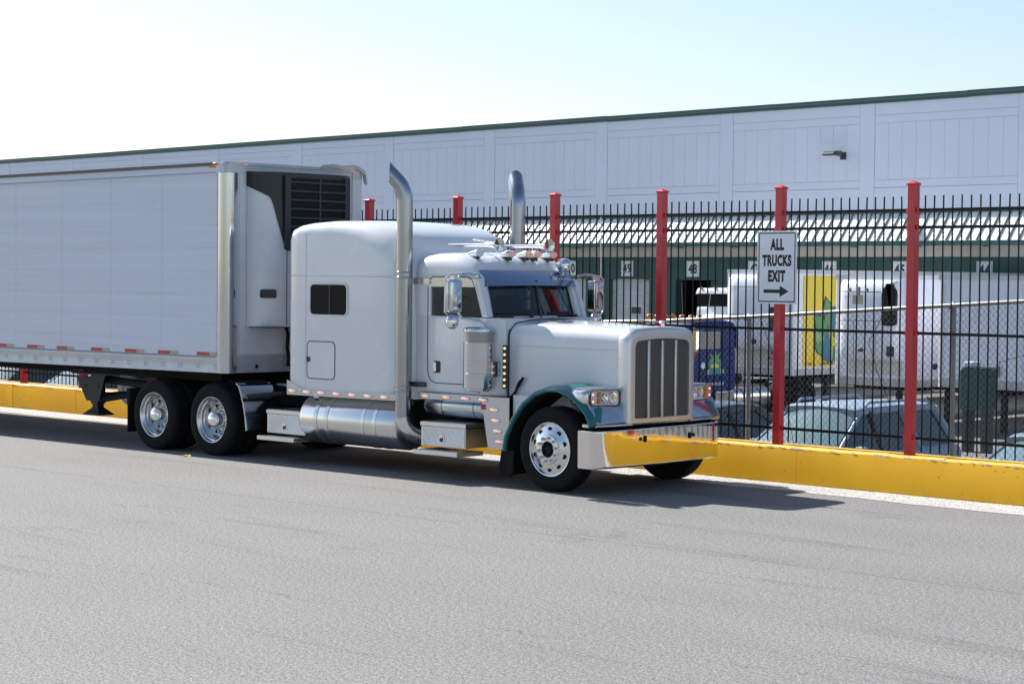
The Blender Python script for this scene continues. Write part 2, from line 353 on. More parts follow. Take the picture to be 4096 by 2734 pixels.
def text_mesh(body, w, h, bold=0.012, gap=None):
    """triangulated outline of the words, fitted to a w x h box, origin at lower left"""
    cu = bpy.data.curves.new("lettering", 'FONT'); cu.body = body; cu.offset = bold; cu.resolution_u = 4; cu.space_character = 1.12
    if gap: cu.space_character = gap
    o = bpy.data.objects.new("lettering", cu); C.objects.link(o); bpy.context.view_layer.update()
    dg = bpy.context.evaluated_depsgraph_get(); me = bpy.data.meshes.new_from_object(o.evaluated_get(dg))
    vs = [v.co.copy() for v in me.vertices]; fs = [list(p.vertices) for p in me.polygons]
    bpy.data.objects.remove(o); bpy.data.curves.remove(cu); bpy.data.meshes.remove(me)
    x0 = min(v.x for v in vs); x1 = max(v.x for v in vs); y0 = min(v.y for v in vs); y1 = max(v.y for v in vs)
    return [((v.x - x0) / (x1 - x0) * w, (v.y - y0) / (y1 - y0) * h) for v in vs], fs
def add_text(mb, body, f, w, h, bold=0.012, gap=None):
    bold += 0.028
    """f maps (u,v) of the text box to 3-D"""
    vs, fs = text_mesh(body, w, h, bold, gap); mb.add([f(u, v) for u, v in vs], fs); return mb

# ================================================================== SETTING
def lot_z(y):
    if y < 21: return -0.95
    return max(-1.5, -0.95 - (y - 21) * 0.026)
mb = MB(); mb.poly([(-1500, -1500, -1.9), (1500, -1500, -1.9), (1500, 1500, -1.9), (-1500, 1500, -1.9)])
tag(mb.build("ground", "yard asphalt"), kind="structure")
mb = MB(); mb.box(-260, 160, -120, 20.2, -1.6, 0.0)
tag(mb.build("road", "asphalt"), kind="structure")
mb = MB()
xs = [-140 + i * 0.35 for i in range(601)]
edge = [19.35 + 0.035 * sin(x * 1.7) + 0.02 * sin(x * 5.1) + random.uniform(-0.012, 0.012) for x in xs]
for i in range(600):
    mb.poly([(xs[i], edge[i], 0.004), (xs[i + 1], edge[i + 1], 0.004), (xs[i + 1], 20.06, 0.012), (xs[i], 20.06, 0.012)])
tag(mb.build("gutter", "gutter concrete"), kind="structure")
mb = MB(); ys = [20.3, 21, 24, 28, 32, 36, 40, 43, 66]
for i in range(len(ys) - 1):
    a, b = ys[i], ys[i + 1]
    mb.poly([(-180, a, lot_z(a)), (60, a, lot_z(a)), (60, b, lot_z(b)), (-180, b, lot_z(b))])
tag(mb.build("loading_yard", "yard asphalt"), kind="structure")

# yellow kerb wall: cast sections with open joints and a worn, rounded top
kw = empty("kerb_wall", (-30, 20.25, 0))
tag(kw, "long low yellow painted concrete wall carrying the black fence", "wall")
mb = MB(); x = -75.0
while x < 2:
    L_ = 2.15 + random.uniform(-0.25, 0.3); x1 = x + L_ - 0.003; n = 7; rings = []
    for k in range(n + 1):
        xx = x + (x1 - x) * k / n; d = random.uniform(-0.004, 0.004); e = random.uniform(-0.006, 0.006)
        rings.append([(xx + 30, u - 20.25, v) for u, v in [(20.05 + d, -0.3), (20.05 + d, 0.44 + e), (20.062 + d, 0.462 + e), (20.085 + d, 0.474 + e), (20.40, 0.474), (20.43, 0.45), (20.43, -1.2)]])
    mb.loft(rings); x += L_
mb.build("concrete", "kerb yellow", kw, ang=50)
mb = MB()
for i in range(300):
    x0 = random.uniform(-40, -8); s = random.uniform(0.02, 0.12)
    mb.poly([(x0 + 30, -0.1992, 0.462), (x0 + s + 30, -0.1992, 0.462), (x0 + s * random.uniform(0.3, 0.9) + 30, -0.2062, 0.462 - random.uniform(0.006, 0.03))])
mb.build("chipped_edge", "band cream", kw)

# black picket fence on red posts
FY = 20.25; PITCH_P = 1.947; fx = [-13.19 - PITCH_P * k for k in range(-2, 14)]
fence = empty("picket_fence", (-30, FY, 0.474))
tag(fence, "tall black steel picket fence between square red posts on the yellow wall", "fence")
def post_mb():
    m = MB(); h = 0.0525
    m.box(-h, h, -h, h, -0.01, 3.20)
    m.loft([[(-h - .012, -h - .012, 3.20), (h + .012, -h - .012, 3.20), (h + .012, h + .012, 3.20), (-h - .012, h + .012, 3.20)],
            [(-h - .012, -h - .012, 3.222), (h + .012, -h - .012, 3.222), (h + .012, h + .012, 3.222), (-h - .012, h + .012, 3.222)],
            [(-.008, -.008, 3.258), (.008, -.008, 3.258), (.008, .008, 3.258), (-.008, .008, 3.258)]])
    for z in (0.20, 1.445, 2.70, 2.905): m.box(h, h + 0.035, -0.024, 0.024, z - 0.026, z + 0.026); m.box(-h - 0.035, -h, -0.024, 0.024, z - 0.026, z + 0.026)
    return m
p0 = None
for X in fx:
    if p0 is None: p0 = post_mb().build("post", "fence red", fence, bevel=0.005); p0.location = (X + 30, 0, 0)
    else: dup(p0, fence, (X + 30, 0, 0))
def bay_mb():
    m = MB(); a, b = 0.0885, PITCH_P - 0.0885
    for z in (0.20, 1.445, 2.70, 2.905): m.box(a, b, -0.016, 0.016, z - 0.017, z + 0.017)
    n = 14; s = (PITCH_P - 0.0) / (n + 1.55)
    for k in range(n):
        xx = PITCH_P / 2 + (k - (n - 1) / 2) * 0.1247; bend = random.uniform(-.004, .004); m.loft([[(xx + b_ - .0068, -.0068, z), (xx + b_ + .0068, -.0068, z), (xx + b_ + .0068, .0068, z), (xx + b_ - .0068, .0068, z)] for z, b_ in ((.028 + random.uniform(0, .008), bend), (.2, 0), (1.445, 0), (2.7, 0), (2.905, 0), (3.075 + random.uniform(-.006, .004), -bend))])
    return m
b0 = None
for X in fx[1:]:
    if b0 is None: b0 = bay_mb().build("picket_panel", "fence black", fence); b0.location = (X + 30, 0, 0)
    else: dup(b0, fence, (X + 30, 0, 0))
# loose clips left on three pickets and a taped, broken picket
for X, z, hh in ((-14.08, 2.42, .05), (-13.95, 2.41, .10), (-13.83, 2.42, .05)):
    mb = MB(); mb.box(X + 30 - .018, X + 30 + .018, -0.024, 0.012, z - .474 - hh / 2, z - .474 + hh / 2); mb.build("clip", "galvanised", fence, bevel=0.004)

# chain-link fence beyond
CY = 22.5
cl = empty("chain_link_fence", (-20, CY, -0.98))
tag(cl, "galvanised chain-link fence with round top rail behind the black pickets", "fence")
ctop = [(-60, 1.35), (-26, 1.78), (-20.3, 1.872), (-19.02, 1.911), (-16.96, 2.034), (-14.76, 2.181), (-13.0, 2.294), (-8, 2.6)]
def cz(x):
    for (a, za), (b, zb) in zip(ctop, ctop[1:]):
        if a <= x <= b: return za + (zb - za) * (x - a) / (b - a)
    return ctop[0][1] if x < ctop[0][0] else ctop[-1][1]
mb = MB(); mb.tube([(x + 20, 0, z + 0.98) for x, z in ctop], 0.03, 10); mb.build("top_rail", "galvanised", cl)
X = -14.048; c0 = None
for k in range(-1, 13):
    xx = -14.048 - 3.338 * k
    mb = MB(); zt = cz(xx) + 0.98; mb.tube([(0, 0.05, -0.2), (0, 0.05, zt + 0.02)], 0.033, 12)
    mb.ell((0, 0.05, zt + 0.02), .036, .036, .03, 10, 5); mb.box(-.05, .05, -.01, .03, zt - .05, zt + .01)
    mb.build("post", "galvanised", cl, loc=(xx + 20, 0, 0))
mb = MB(); d = 0.088; r = 0.0025
x = -46.0
while x < -7:
    for sgn in (1, -1):
        z0 = -0.90; hmax = cz(x + sgn * 1.5) + 0.03; L_ = hmax - z0; x2 = x + sgn * L_ * 0.88
        off = 0.006 * sgn
        a = (x + 20, off - .01, z0 + 0.98); b2 = (x2 + 20, off - .01, min(hmax, cz(max(-46, min(-8, x2))) + 0.035) + 0.98)
        mb.loft([[(a[0] - r, a[1], a[2]), (a[0] + r, a[1] - r, a[2]), (a[0] + r, a[1] + r, a[2])],
                 [(b2[0] - r, b2[1], b2[2]), (b2[0] + r, b2[1] - r, b2[2]), (b2[0] + r, b2[1] + r, b2[2])]], False, False)
    x += d
mb.build("wire_mesh", "wire", cl, fix=False)
def vine(pts, label):
    m = MB(); c = Vector(pts[0]); m.tube([(p[0] - c.x, p[1] - c.y, p[2] - c.z) for p in pts], [0.006] + [0.005] * (len(pts) - 2) + [0.003], 5)
    for p in pts[1:]:
        q = (p[0] - c.x, p[1] - c.y, p[2] - c.z)
        m.tube([q, (q[0] + random.uniform(-.12, .12), q[1] - .02, q[2] + random.uniform(-.02, .16))], [0.003, 0.0015], 4)
    tag(m.build("dry_vine", "vine", loc=c), label, "vine", "dead vines on the chain-link")
vine([(-17.1, 22.46, 1.95), (-16.9, 22.46, 1.5), (-16.72, 22.46, 1.1), (-16.6, 22.46, .6), (-16.5, 22.46, 0.2)], "thin dry vine stem on the chain-link beside the galvanised post under the exit sign")
vine([(-14.95, 22.46, .9), (-15.15, 22.46, 1.3), (-15.3, 22.46, 1.7), (-15.1, 22.46, 2.05), (-14.9, 22.46, 2.1)], "dry vine climbing to the rail in front of the hexagonal vent")
vine([(-12.3, 22.46, 1.0), (-12.6, 22.46, 1.35), (-12.95, 22.46, 1.62), (-13.3, 22.46, 1.52), (-13.5, 22.46, 1.1)], "arching dry vine in front of the flat grey trailer wall")

# ------------------------------------------------------------------ warehouse
BY = 65.0; bx0, bx1 = -175.0, 20.0
def roof_z(x): return 9.39 + (x + 107.6) * 0.00398
wh = empty("warehouse", (-50, BY, -1.5))
tag(wh, "long pale concrete warehouse with green roof trim and a row of loading docks", "warehouse")
ox, oz = 50.0, 1.5
mb = MB()
mb.prism([(bx0 + ox, 3.46 + oz), (bx1 + ox, 3.46 + oz), (bx1 + ox, roof_z(bx1) - .15 + oz), (bx0 + ox, roof_z(bx0) - .15 + oz)], 'y', 0.06, 60)
pil = [(-44.82 + 6.93 * k, -44.15 + 6.93 * k) for k in range(-19, 10)]
for (a, b) in pil: mb.box(a + ox, b + ox, -0.010, 0.08, 4.9 + oz, roof_z(a) - .16 + oz)
for (a, b), (c, d_) in zip(pil, pil[1:]):
    a0, a1 = b + ox + .015, c + ox - .015; zt = roof_z(b)
    mb.box(a0, a1, 0.0, 0.08, 8.93 + oz, zt - .17 + oz); mb.box(a0, a1, -.002, 0.08, 8.62 + oz, 8.92 + oz)
    mb.box(a0, a1, -.003, 0.08, 6.14 + oz, 6.42 + oz); mb.box(a0, a1, 0.0, 0.08, 4.95 + oz, 6.12 + oz)
    n = 10; wd = (a1 - a0) / n
    for k in range(n): mb.box(a0 + k * wd + .005, a0 + (k + 1) * wd - .005, 0.006, 0.08, 6.43 + oz, 8.612 + oz)
mb.build("wall", "wall white", wh)
mb = MB()
def trim(a, b, yo, z0, z1):
    mb.loft([[(a + ox, yo, roof_z(a) + z0 + oz), (a + ox, 0.3, roof_z(a) + z0 + oz), (a + ox, 0.3, roof_z(a) + z1 + oz), (a + ox, yo, roof_z(a) + z1 + oz)],
             [(b + ox, yo, roof_z(b) + z0 + oz), (b + ox, 0.3, roof_z(b) + z0 + oz), (b + ox, 0.3, roof_z(b) + z1 + oz), (b + ox, yo, roof_z(b) + z1 + oz)]])
x = bx0
while x < bx1:
    j = random.uniform(-.012, .012); trim(x, x + 9.0, -0.10, -0.115 + j, 0.0 + j); trim(x, x + 9.0, -0.06, -0.245 + j, -0.115 + j)
    mb.mt(1); trim(x, x + 9.0, -0.112, -0.122 + j, -0.106 + j); mb.mt(0); x += 9.0
mb.build("roof_trim", ["roof green", "galvanised"], wh)
mb = MB(); mb.prism([(bx0 + ox, oz + 3.46), (bx1 + ox, 3.46 + oz), (bx1 + ox, 4.2 + oz), (bx0 + ox, 4.2 + oz)], 'y', 0.03, 0.06)
for (a, b) in pil: mb.box(a + ox, b + ox, 0.0, 0.03, 3.46 + oz, 4.2 + oz)
mb.build("lintel_band", "band cream", wh)
# dock wall in dark green with real door recesses
doors = [-60.33 - 3.5 * k for k in range(1, 14)][::-1] + [-60.33, -56.65, -52.91, -49.55, -45.9, -42.6, -38.95, -35.5, -32.0, -28.5, -25, -21.5]
doors.sort(); DW = 1.14
mb = MB(); mb.box(bx0 + ox, bx1 + ox, 0.0, 0.5, 2.5 + oz, 3.46 + oz); mb.box(bx0 + ox, bx1 + ox, 0.0, 0.5, -0.2, 1.15)
prev = bx0
for dxx in doors: mb.box(prev + ox, dxx - DW + ox, 0.0, 0.5, 1.15, 2.5 + oz); prev = dxx + DW
mb.box(prev + ox, bx1 + ox, 0.0, 0.5, 1.15, 2.5 + oz)
for (a, b) in pil: mb.box(a + ox + .1, b + ox - .1, -0.03, 0.0, 0, 3.46 + oz)
mb.build("dock_wall", "dock green", wh)
for dxx in doors:
    if not (-80 < dxx < -25): continue
    if abs(dxx + 52.91) < .1:
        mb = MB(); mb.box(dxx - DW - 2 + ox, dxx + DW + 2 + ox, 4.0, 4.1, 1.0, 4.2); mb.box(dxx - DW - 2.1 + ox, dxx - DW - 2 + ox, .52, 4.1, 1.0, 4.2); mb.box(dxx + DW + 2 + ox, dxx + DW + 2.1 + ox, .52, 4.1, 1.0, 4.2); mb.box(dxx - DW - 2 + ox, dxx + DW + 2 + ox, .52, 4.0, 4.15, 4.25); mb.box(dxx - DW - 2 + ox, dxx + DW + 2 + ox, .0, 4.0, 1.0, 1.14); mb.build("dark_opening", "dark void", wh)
        mb = MB(); mb.box(dxx + .55 + ox, dxx + DW + ox, 0.25, 0.3, 3.0, 4.0); mb.build("raised_shutter", "dock green", wh)
        mb = MB(); mb.tube([(dxx - .9 + ox, .1, 3.9), (dxx - .82 + ox, .1, 2.6), (dxx - .9 + ox, .1, 2.4)], .015, 6); mb.build("pull_cord", "galvanised", wh)
        continue
    mb = MB()
    for k in range(5): mb.box(dxx - DW + ox + .01, dxx + DW + ox - .01, 0.2, 0.25, 1.15 + k * .57 + .006, 1.15 + (k + 1) * .57 - .006)
    dr = mb.build("dock_door", "door grey", wh, bevel=.006)
    if abs(dxx + 56.65) < .1:
        m2 = MB(); m2.box(dxx + ox, dxx + .5 + ox, 0.17, 0.2, 1.03 + oz, 1.3 + oz); m2.build("vent", "lamp grey", dr)
    for sx in (-.9, .68): m3 = MB(); m3.box(dxx + sx + ox, dxx + sx + .22 + ox, -.25, 0, .4, 1.1); m3.build("dock_bumper", "rubber", wh)
# awning with standing seams
mb = MB(); ya, yb, za, zb = 0.0, -0.95, 5.14, 4.06
mb.loft([[(bx0 + ox, ya, za + oz), (bx0 + ox, yb, zb + oz), (bx0 + ox, yb, zb - .03 + oz), (bx0 + ox, ya, za - .06 + oz)],
         [(bx1 + ox, ya, za + oz), (bx1 + ox, yb, zb + oz), (bx1 + ox, yb, zb - .03 + oz), (bx1 + ox, ya, za - .06 + oz)]])
nrm = Vector((0, -(za - zb), (ya - yb))).normalized()
def along(t, h): return (ya + (yb - ya) * t + nrm.y * h, za + (zb - za) * t + nrm.z * h + oz)
x = -110.0
while x < -15:
    for q in (0.09, 0.18, 0.27, 0.36):
        a0, a1 = along(0.0, 0.0), along(1, 0.0); b0_, b1_ = along(0, .014), along(1, .014)
        mb.add([(x + q - .02 + ox, *a0), (x + q + ox, *b0_), (x + q + .02 + ox, *a0), (x + q - .02 + ox, *a1), (x + q + ox, *b1_), (x + q + .02 + ox, *a1)], [(0, 1, 4, 3), (1, 2, 5, 4)])
    x += 0.433
aw = mb.build("awning", "awning metal", wh)
mb = MB(); x = -110.0
while x < -15:
    a0, a1, b0_, b1_ = along(0.02, .001), along(1.0, .001), along(0.02, .055), along(1.0, .055)
    mb.loft([[(x + ox - .014, *a0), (x + ox + .014, *a0), (x + ox + .014, *b0_), (x + ox - .014, *b0_)], [(x + ox - .014, *a1), (x + ox + .014, *a1), (x + ox + .014, *b1_), (x + ox - .014, *b1_)]])
    x += 0.433
mb.box(bx0 + ox, bx1 + ox, -.05, .0, 5.14 + oz, 5.19 + oz)
mb.build("standing_seam", "awning rib", aw)
mb = MB(); mb.box(bx0 + ox, bx1 + ox, -1.02, -.93, 3.87 + oz, 4.045 + oz); mb.box(bx0 + ox, bx1 + ox, -.93, 0, 3.9 + oz, 3.92 + oz)
x = bx0
while x < bx1: mb.box(x + ox, x + .05 + ox, -1.03, -.6, 3.83 + oz, 3.87 + oz); x += 2.9
mb.build("gutter", "roof green", aw)
# number signs over the docks
signs = {50: (-60.05, 'partly behind the round chrome lamp on the white truck'), 49: (-56.75, 'above the closed grey dock door'), 48: (-53.10, 'above the dark open dock'),
         47: (-49.85, 'half hidden by the big exit sign'), 46: (-46.17, 'above the yellow sided trailer'), 45: (-42.9, 'beside a red post above the hexagonal vent'), 44: (-39.2, 'furthest right above the plain grey trailer')}
for num, (X, t_) in signs.items():
    e = empty("dock_number_sign", (X, BY - .035, 2.64)); tag(e, f"white plate numbered {num} {t_}", "sign", "numbered plates over the docks")
    mb = MB(); mb.box(-.335, .335, 0, .02, 0, .66); mb.build("plate", "sign white", e)
    mb = MB(); add_text(mb, str(num), lambda u, v: (-.235 + u, -.008, .12 + v), .47, .42, 0.01); mb.build("lettering", "sign green", e)
    mb = MB()
    for a in ((-.30, .30, .035, .045), (-.30, .30, .615, .625)): mb.box(a[0], a[1], -.004, -.001, a[2], a[3])
    for a in (-.30, .29): mb.box(a, a + .01, -.0045, -.0005, .035, .625)
    mb.build("border", "sign green", e)
# flood light bracketed off the wall
fl = empty("wall_light", (-45.6, BY, 7.4)); tag(fl, "dark flat floodlight on an arm sticking out from the pale upper wall", "light")
mb = MB(); mb.box(-.17, .17, -.05, -.0, -.16, .2); mb.tube([(0, 0, .06), (0, -.5, .1)], .07, 10); mb.box(-.05, .05, -.5, -.02, -.02, .1); mb.build("bracket", "lamp grey", fl, bevel=.01)
mb = MB()
mb.loft([[(-.14, -.42, .02), (.14, -.42, .02), (.14, -.42, .2), (-.14, -.42, .2)], [(-.34, -.75, -.02), (.34, -.75, -.02), (.34, -.75, .24), (-.34, -.75, .24)],
         [(-.36, -1.45, .0), (.36, -1.45, .0), (.36, -1.45, .2), (-.36, -1.45, .2)], [(-.33, -1.62, .0), (.33, -1.62, .0), (.33, -1.62, .07), (-.33, -1.62, .07)]])
hd = mb.build("lamp_head", "lamp grey", fl, bevel=.02)
mb = MB(); mb.box(-.28, .28, -1.5, -.85, -.035, -.012); mb.build("lens", "lamp lens", hd)
fl.scale = (.8, .66, .8)

# ================================================================== WHITE TRACTOR
TX, TY, PSI = -16.1486, 17.1319, radians(1.66674)
YC = 1.22
trk = empty("semi_tractor", (TX, TY, 0), PSI)
tag(trk, "white long nose sleeper tractor with chrome stacks, teal front fenders and chrome bumper", "truck")
def mir(y): return 2 * YC - y
# --- wheels -----------------------------------------------------------------
def tyre_mb(wd=0.28, R=0.508, outw=0.0):
    m = MB(); r0 = 0.318
    prof = [(r0, .02), (r0 + .01, .004), (r0 + .05, 0.0), (R - .10, -.004), (R - .045, .002), (R - .02, .015), (R - .004, .035), (R, .055)]
    g = [.085, .093, .13, .138, .175, .183]
    for i, q in enumerate(g): prof.append((R if i % 2 == 0 else R - .013, q)); prof.append((R - .013 if i % 2 == 0 else R, q + .002))
    prof += [(R, wd - .055), (R - .004, wd - .035), (R - .02, wd - .015), (R - .045, wd - .002), (R - .10, wd + .004), (r0 + .05, wd), (r0, wd - .02)]
    m.lathe(prof, (0, 0, 0), 'y', 56); return m
def front_rim():
    m = MB()
    m.lathe([(.318, .03), (.326, .006), (.322, -.004), (.312, -.002), (.306, .012), (.296, .024), (.28, .02), (.235, -.002), (.195, -.018), (.176, -.026), (.172, -.04), (.165, -.043), (.098, -.043), (.094, -.036), (.09, .03), (.09, .12)], (0, 0, 0), 'y', 56)
    m.lathe([(.318, .03), (.318, .25), (.325, .27)], (0, 0, 0), 'y', 40)
    m.mt(1)
    for k in range(10):
        a = 2 * pi * (k + .5) / 10; cx, czz = .238 * cos(a), .238 * sin(a)
        m.lathe([(.0005, -.0065), (.029, -.0055), (.031, -.003)], (cx, 0.001, czz), 'y', 16)
    m.lathe([(.001, .02), (.089, .02)], (0, 0, 0), 'y', 24); m.lathe([(.001, -.03), (.04, -.03), (.045, -.02), (.045, .02)], (0, 0, 0), 'y', 20)
    return m
def lugs(rad, y, n=10, h=.03, r=.019):
    m = MB()
    for k in range(n):
        a = 2 * pi * (k + .25) / n; m.lathe([(r, .01), (r, -h * .8), (r * .6, -h), (.001, -h)], (rad * cos(a), y, rad * sin(a)), 'y', 6)
    return m
def rear_rim():
    m = MB()
    m.lathe([(.318, .03), (.326, .004), (.321, -.004), (.312, .0), (.306, .018), (.300, .04), (.284, .055), (.281, .085), (.270, .10), (.268, .18), (.255, .20), (.235, .205), (.20, .195), (.165, .185), (.13, .185)], (0, 0, 0), 'y', 56)
    m.mt(1)
    for k in range(10):
        a = 2 * pi * (k + .5) / 10; m.lathe([(.001, -.006), (.024, -.005), (.027, .002)], (.222 * cos(a), .199, .222 * sin(a)), 'y', 14)
    return m
def hub_mb():
    m = MB(); m.lathe([(.125, .19), (.118, .10), (.108, .07), (.106, .03), (.10, .012), (.08, -.004), (.045, -.016), (.001, -.019)], (0, 0, 0), 'y', 28); return m
def wheel(parent, loc, kind, flip=False):
    e = empty("wheel", loc, pi if flip else 0, parent)
    key = kind
    if key not in WM:
        WM[key] = [tyre_mb().build("tyre", "rubber", None, ang=30)]
        if kind == 'front': WM[key] += [front_rim().build("rim", ["wheel alloy", "dark void"], None, ang=30), lugs(.137, -.043, h=.042).build("lug_nut", "aluminium", None)]
        else: WM[key] += [rear_rim().build("rim", ["wheel alloy", "dark void"], None, ang=30), hub_mb().build("hub", "chrome plain", None, ang=30), lugs(.165, .185, h=.05).build("lug_nut", "aluminium", None)]
        for o in WM[key]: o.parent = e
    else:
        for o in WM[key]: c = o.copy(); C.objects.link(c); c.parent = e
    if kind == 'rear':
        ti = WM[key][0].copy(); ti.name = "inner_tyre"; C.objects.link(ti); ti.parent = e; ti.location = (0, .32, 0)
    return e
WM = {}
WZ = 0.506
wheel(trk, (0, 0.0, WZ), 'front'); wheel(trk, (0, mir(0), WZ), 'front', True)
for X in (-6.349, -7.669):
    wheel(trk, (X, 0.0, WZ), 'rear'); wheel(trk, (X, mir(0), WZ), 'rear', True)
# --- frame and axles ----------------------------------------------------------
mb = MB()
for y in (.79, mir(.79)): mb.box(-8.6, .55, y - .04, y + .04, .72, 1.0)
for x in (-8.5, -7.0, -5.2, -3.9, -2.2, -.4, .4): mb.box(x - .05, x + .05, .83, mir(.83), .76, .96)
mb.build("frame", "underside", trk)
mb = MB()
mb.tube([(0, .15, WZ - .06), (0, mir(.15), WZ - .06)], .06, 10); mb.build("axle", "underside", trk)
for x in (-6.349, -7.669): mb = MB(); mb.tube([(x, .3, WZ), (x, mir(.3), WZ)], .085, 12); mb.ell((x, YC, WZ), .23, .2, .23); mb.build("axle", "underside", trk)
mb = MB(); mb.prism([(-7.6, .62), (-6.55, .50), (-6.35, .9), (-6.35, 1.5), (-6.55, 1.95), (-7.6, 1.82)], 'z', 1.02, 1.10); mb.box(-7.3, -6.7, .8, 1.65, .98, 1.05)
mb.build("fifth_wheel", "underside", trk)
mb = MB(); mb.box(-8.30, -8.285, .0, .62, .22, .62); fl1 = mb.build("mud_flap", "rubber", trk); dup(fl1, trk, (0, mir(.62), 0))
mb = MB(); mb.box(-8.34, -8.27, .02, .8, .62, .86); mb.build("flap_hanger", "underside", trk)
mb = MB(); mb.prism([(-.80, .45), (-.60, .45), (-.62, .18), (-.66, .12), (-.84, .14), (-.85, .2)], 'y', .02, .05)
mb.box(-.8, -.74, .02, .56, .14, .46); ff = mb.build("front_mud_flap", "rubber", trk); dup(ff, trk, (0, mir(.58), 0))
# engine bay and transmission mass behind the wheels
mb = MB(); mb.box(-1.3, .5, .62, mir(.62), .72, 1.12); mb.box(-4.6, -1.3, .85, mir(.85), .48, 1.0); mb.box(-3.6, -1.9, .5, mir(.5), .5, .98); mb.build("underbody", "underside", trk)
# --- sleeper -------------------------------------------------------------------
sec = [(-4.81, .05, 3.02, .10), (-4.795, .02, 3.10, .11), (-4.75, .004, 3.162, .11), (-4.62, 0, 3.205, .12), (-4.4, 0, 3.232, .13), (-4.0, 0, 3.252, .15), (-3.7, 0, 3.25, .18), (-3.45, 0, 3.235, .23),
       (-3.2, 0, 3.20, .30), (-3.0, .0, 3.155, .37), (-2.85, .012, 3.10, .43), (-2.74, .04, 3.04, .48), (-2.66, .09, 2.97, .50), (-2.60, .16, 2.89, .48), (-2.57, .22, 2.80, .44), (-2.55, .32, 2.66, .35)]
mb = MB(); mb.loft([ringx(x, rrect(.08 + i, mir(.08 + i), .96, zt, r, .03, 8, .028)) for x, i, zt, r in sec])
sl_ = mb.build("sleeper", "white paint", trk, ang=50)
mb = MB()  # panel seams
mb.box(-4.80, -2.78, .0775, .0800, 2.524, 2.530); mb.box(-4.462, -4.456, .0776, .0801, 1.04, 3.10)
mb.build("panel_seam", "wall joint", sl_)
mb = MB(); k = 0
for i in range(34):
    x = -4.72 + i * .058; mb.box(x, x + .009, .0765, .0802, 2.543, 2.552)
    mb.box(x + .32, x + .329, .0765, .0802, 1.055, 1.064) if x + .32 < -2.75 else None
for i in range(22): z = 1.1 + i * .085; mb.box(-4.44, -4.431, .0765, .0802, z, z + .009)
mb.build("rivets", "grey white", sl_)
# sleeper window
def rr2(x0, x1, z0, z1, r): return rrect(x0, x1, z0, z1, r, r, 4)
def frame_ring(m, x0, x1, z0, z1, r, wd, y0, y1):
    o = rr2(x0, x1, z0, z1, r); i_ = rr2(x0 + wd, x1 - wd, z0 + wd, z1 - wd, max(.005, r - wd))
    m.loft([ringy(y1, o), ringy(y0, o), ringy(y0, i_), ringy(y1, i_)], False, False)
for yy, s in ((.08, 1), (mir(.08), -1)):
    mb = MB(); mb.poly(ringy(yy - .004 * s, rr2(-4.365, -3.64, 2.015, 2.425, .07)))
    wn = mb.build("sleeper_window", "dark pane", sl_)
    m2 = MB(); frame_ring(m2, -4.382, -3.625, 2.0, 2.44, .085, .022, yy - .014 * s, yy + .002 * s); m2.mt(1); m2.box(-3.995, -3.972, min(yy - .008 * s, yy), max(yy - .008 * s, yy), 2.02, 2.42); m2.build("frame", ["grey white", "black plastic"], wn)
mb = MB(); frame_ring(mb, -4.43, -3.87, 1.16, 1.668, .07, .012, .074, .081); hd_ = mb.build("luggage_door", "lamp grey", sl_)
mb = MB(); mb.poly(ringy(.0765, rr2(-4.42, -3.88, 1.17, 1.658, .06))); mb.build("door_skin", "white paint", sl_)
mb = MB(); mb.prism(rr2(-4.425, -4.365, 1.385, 1.455, .02), 'y', .062, .078); mb.build("latch", "black plastic", sl_)
# stainless rails under sleeper and cab
mb = MB(); mb.prism([(-4.82, .93), (-2.70, .945), (-2.70, 1.03), (-4.46, 1.015), (-4.82, 1.13)], 'y', .066, .079); sr = mb.build("sleeper_rail", "stainless", trk)
mb = MB(); mb.prism([(-2.40, .985), (-1.36, .985), (-1.35, 1.065), (-2.47, 1.06)], 'y', .235, .25); mb.build("cab_rail", "stainless", trk)
mb = MB(); mb.prism([(-1.40, 1.06), (-.89, 1.062), (-.885, .42), (-1.235, .42), (-1.35, .98)], 'y', .242, .25); mb.build("kick_panel", "stainless", trk)
mb = MB(); mb.box(-1.36, -1.285, .236, .241, .90, .965); mb.build("red_sticker", "sign red", trk)
def lamp_mb(lit=4):
    m = MB(); m.mt(0)
    m.loft([[(.078 * cos(a), .0, .026 * sin(a)) for a in [2 * pi * k / 20 for k in range(20)]], [(.072 * cos(a), -.010, .023 * sin(a)) for a in [2 * pi * k / 20 for k in range(20)]], [(.05 * cos(a) - .008, -.014, .015 * sin(a)) for a in [2 * pi * k / 20 for k in range(20)]]], False, False)
    m.mt(1); m.loft([[(.05 * cos(a) - .008, -.0138, .015 * sin(a)) for a in [2 * pi * k / 20 for k in range(20)]], [(.03 * cos(a) - .008, -.019, .009 * sin(a)) for a in [2 * pi * k / 20 for k in range(20)]]], False, True)
    m.mt(2)
    for k in range(lit): m.ell((-.036 + k * .019 - .004, -.0185, 0), .0065, .003, .0065, 8, 4)
    return m
lp = lamp_mb().build("marker_lamp", ["chrome plain", "pink lens", "amber led"], trk); lp.location = (-4.70, .064, .985)
for x in (-4.405, -4.12, -3.815, -3.515, -3.215, -2.905): dup(lp, trk, (x, .064, .982))
for x, z in ((-2.33, 1.022), (-1.955, 1.022), (-1.62, 1.02), (-1.315, 1.018)): dup(lp, trk, (x, .233, z))
for x, z in ((-1.13, .905), (-1.105, .775), (-1.07, .645), (-1.03, .515)): dup(lp, trk, (x, .24, z))
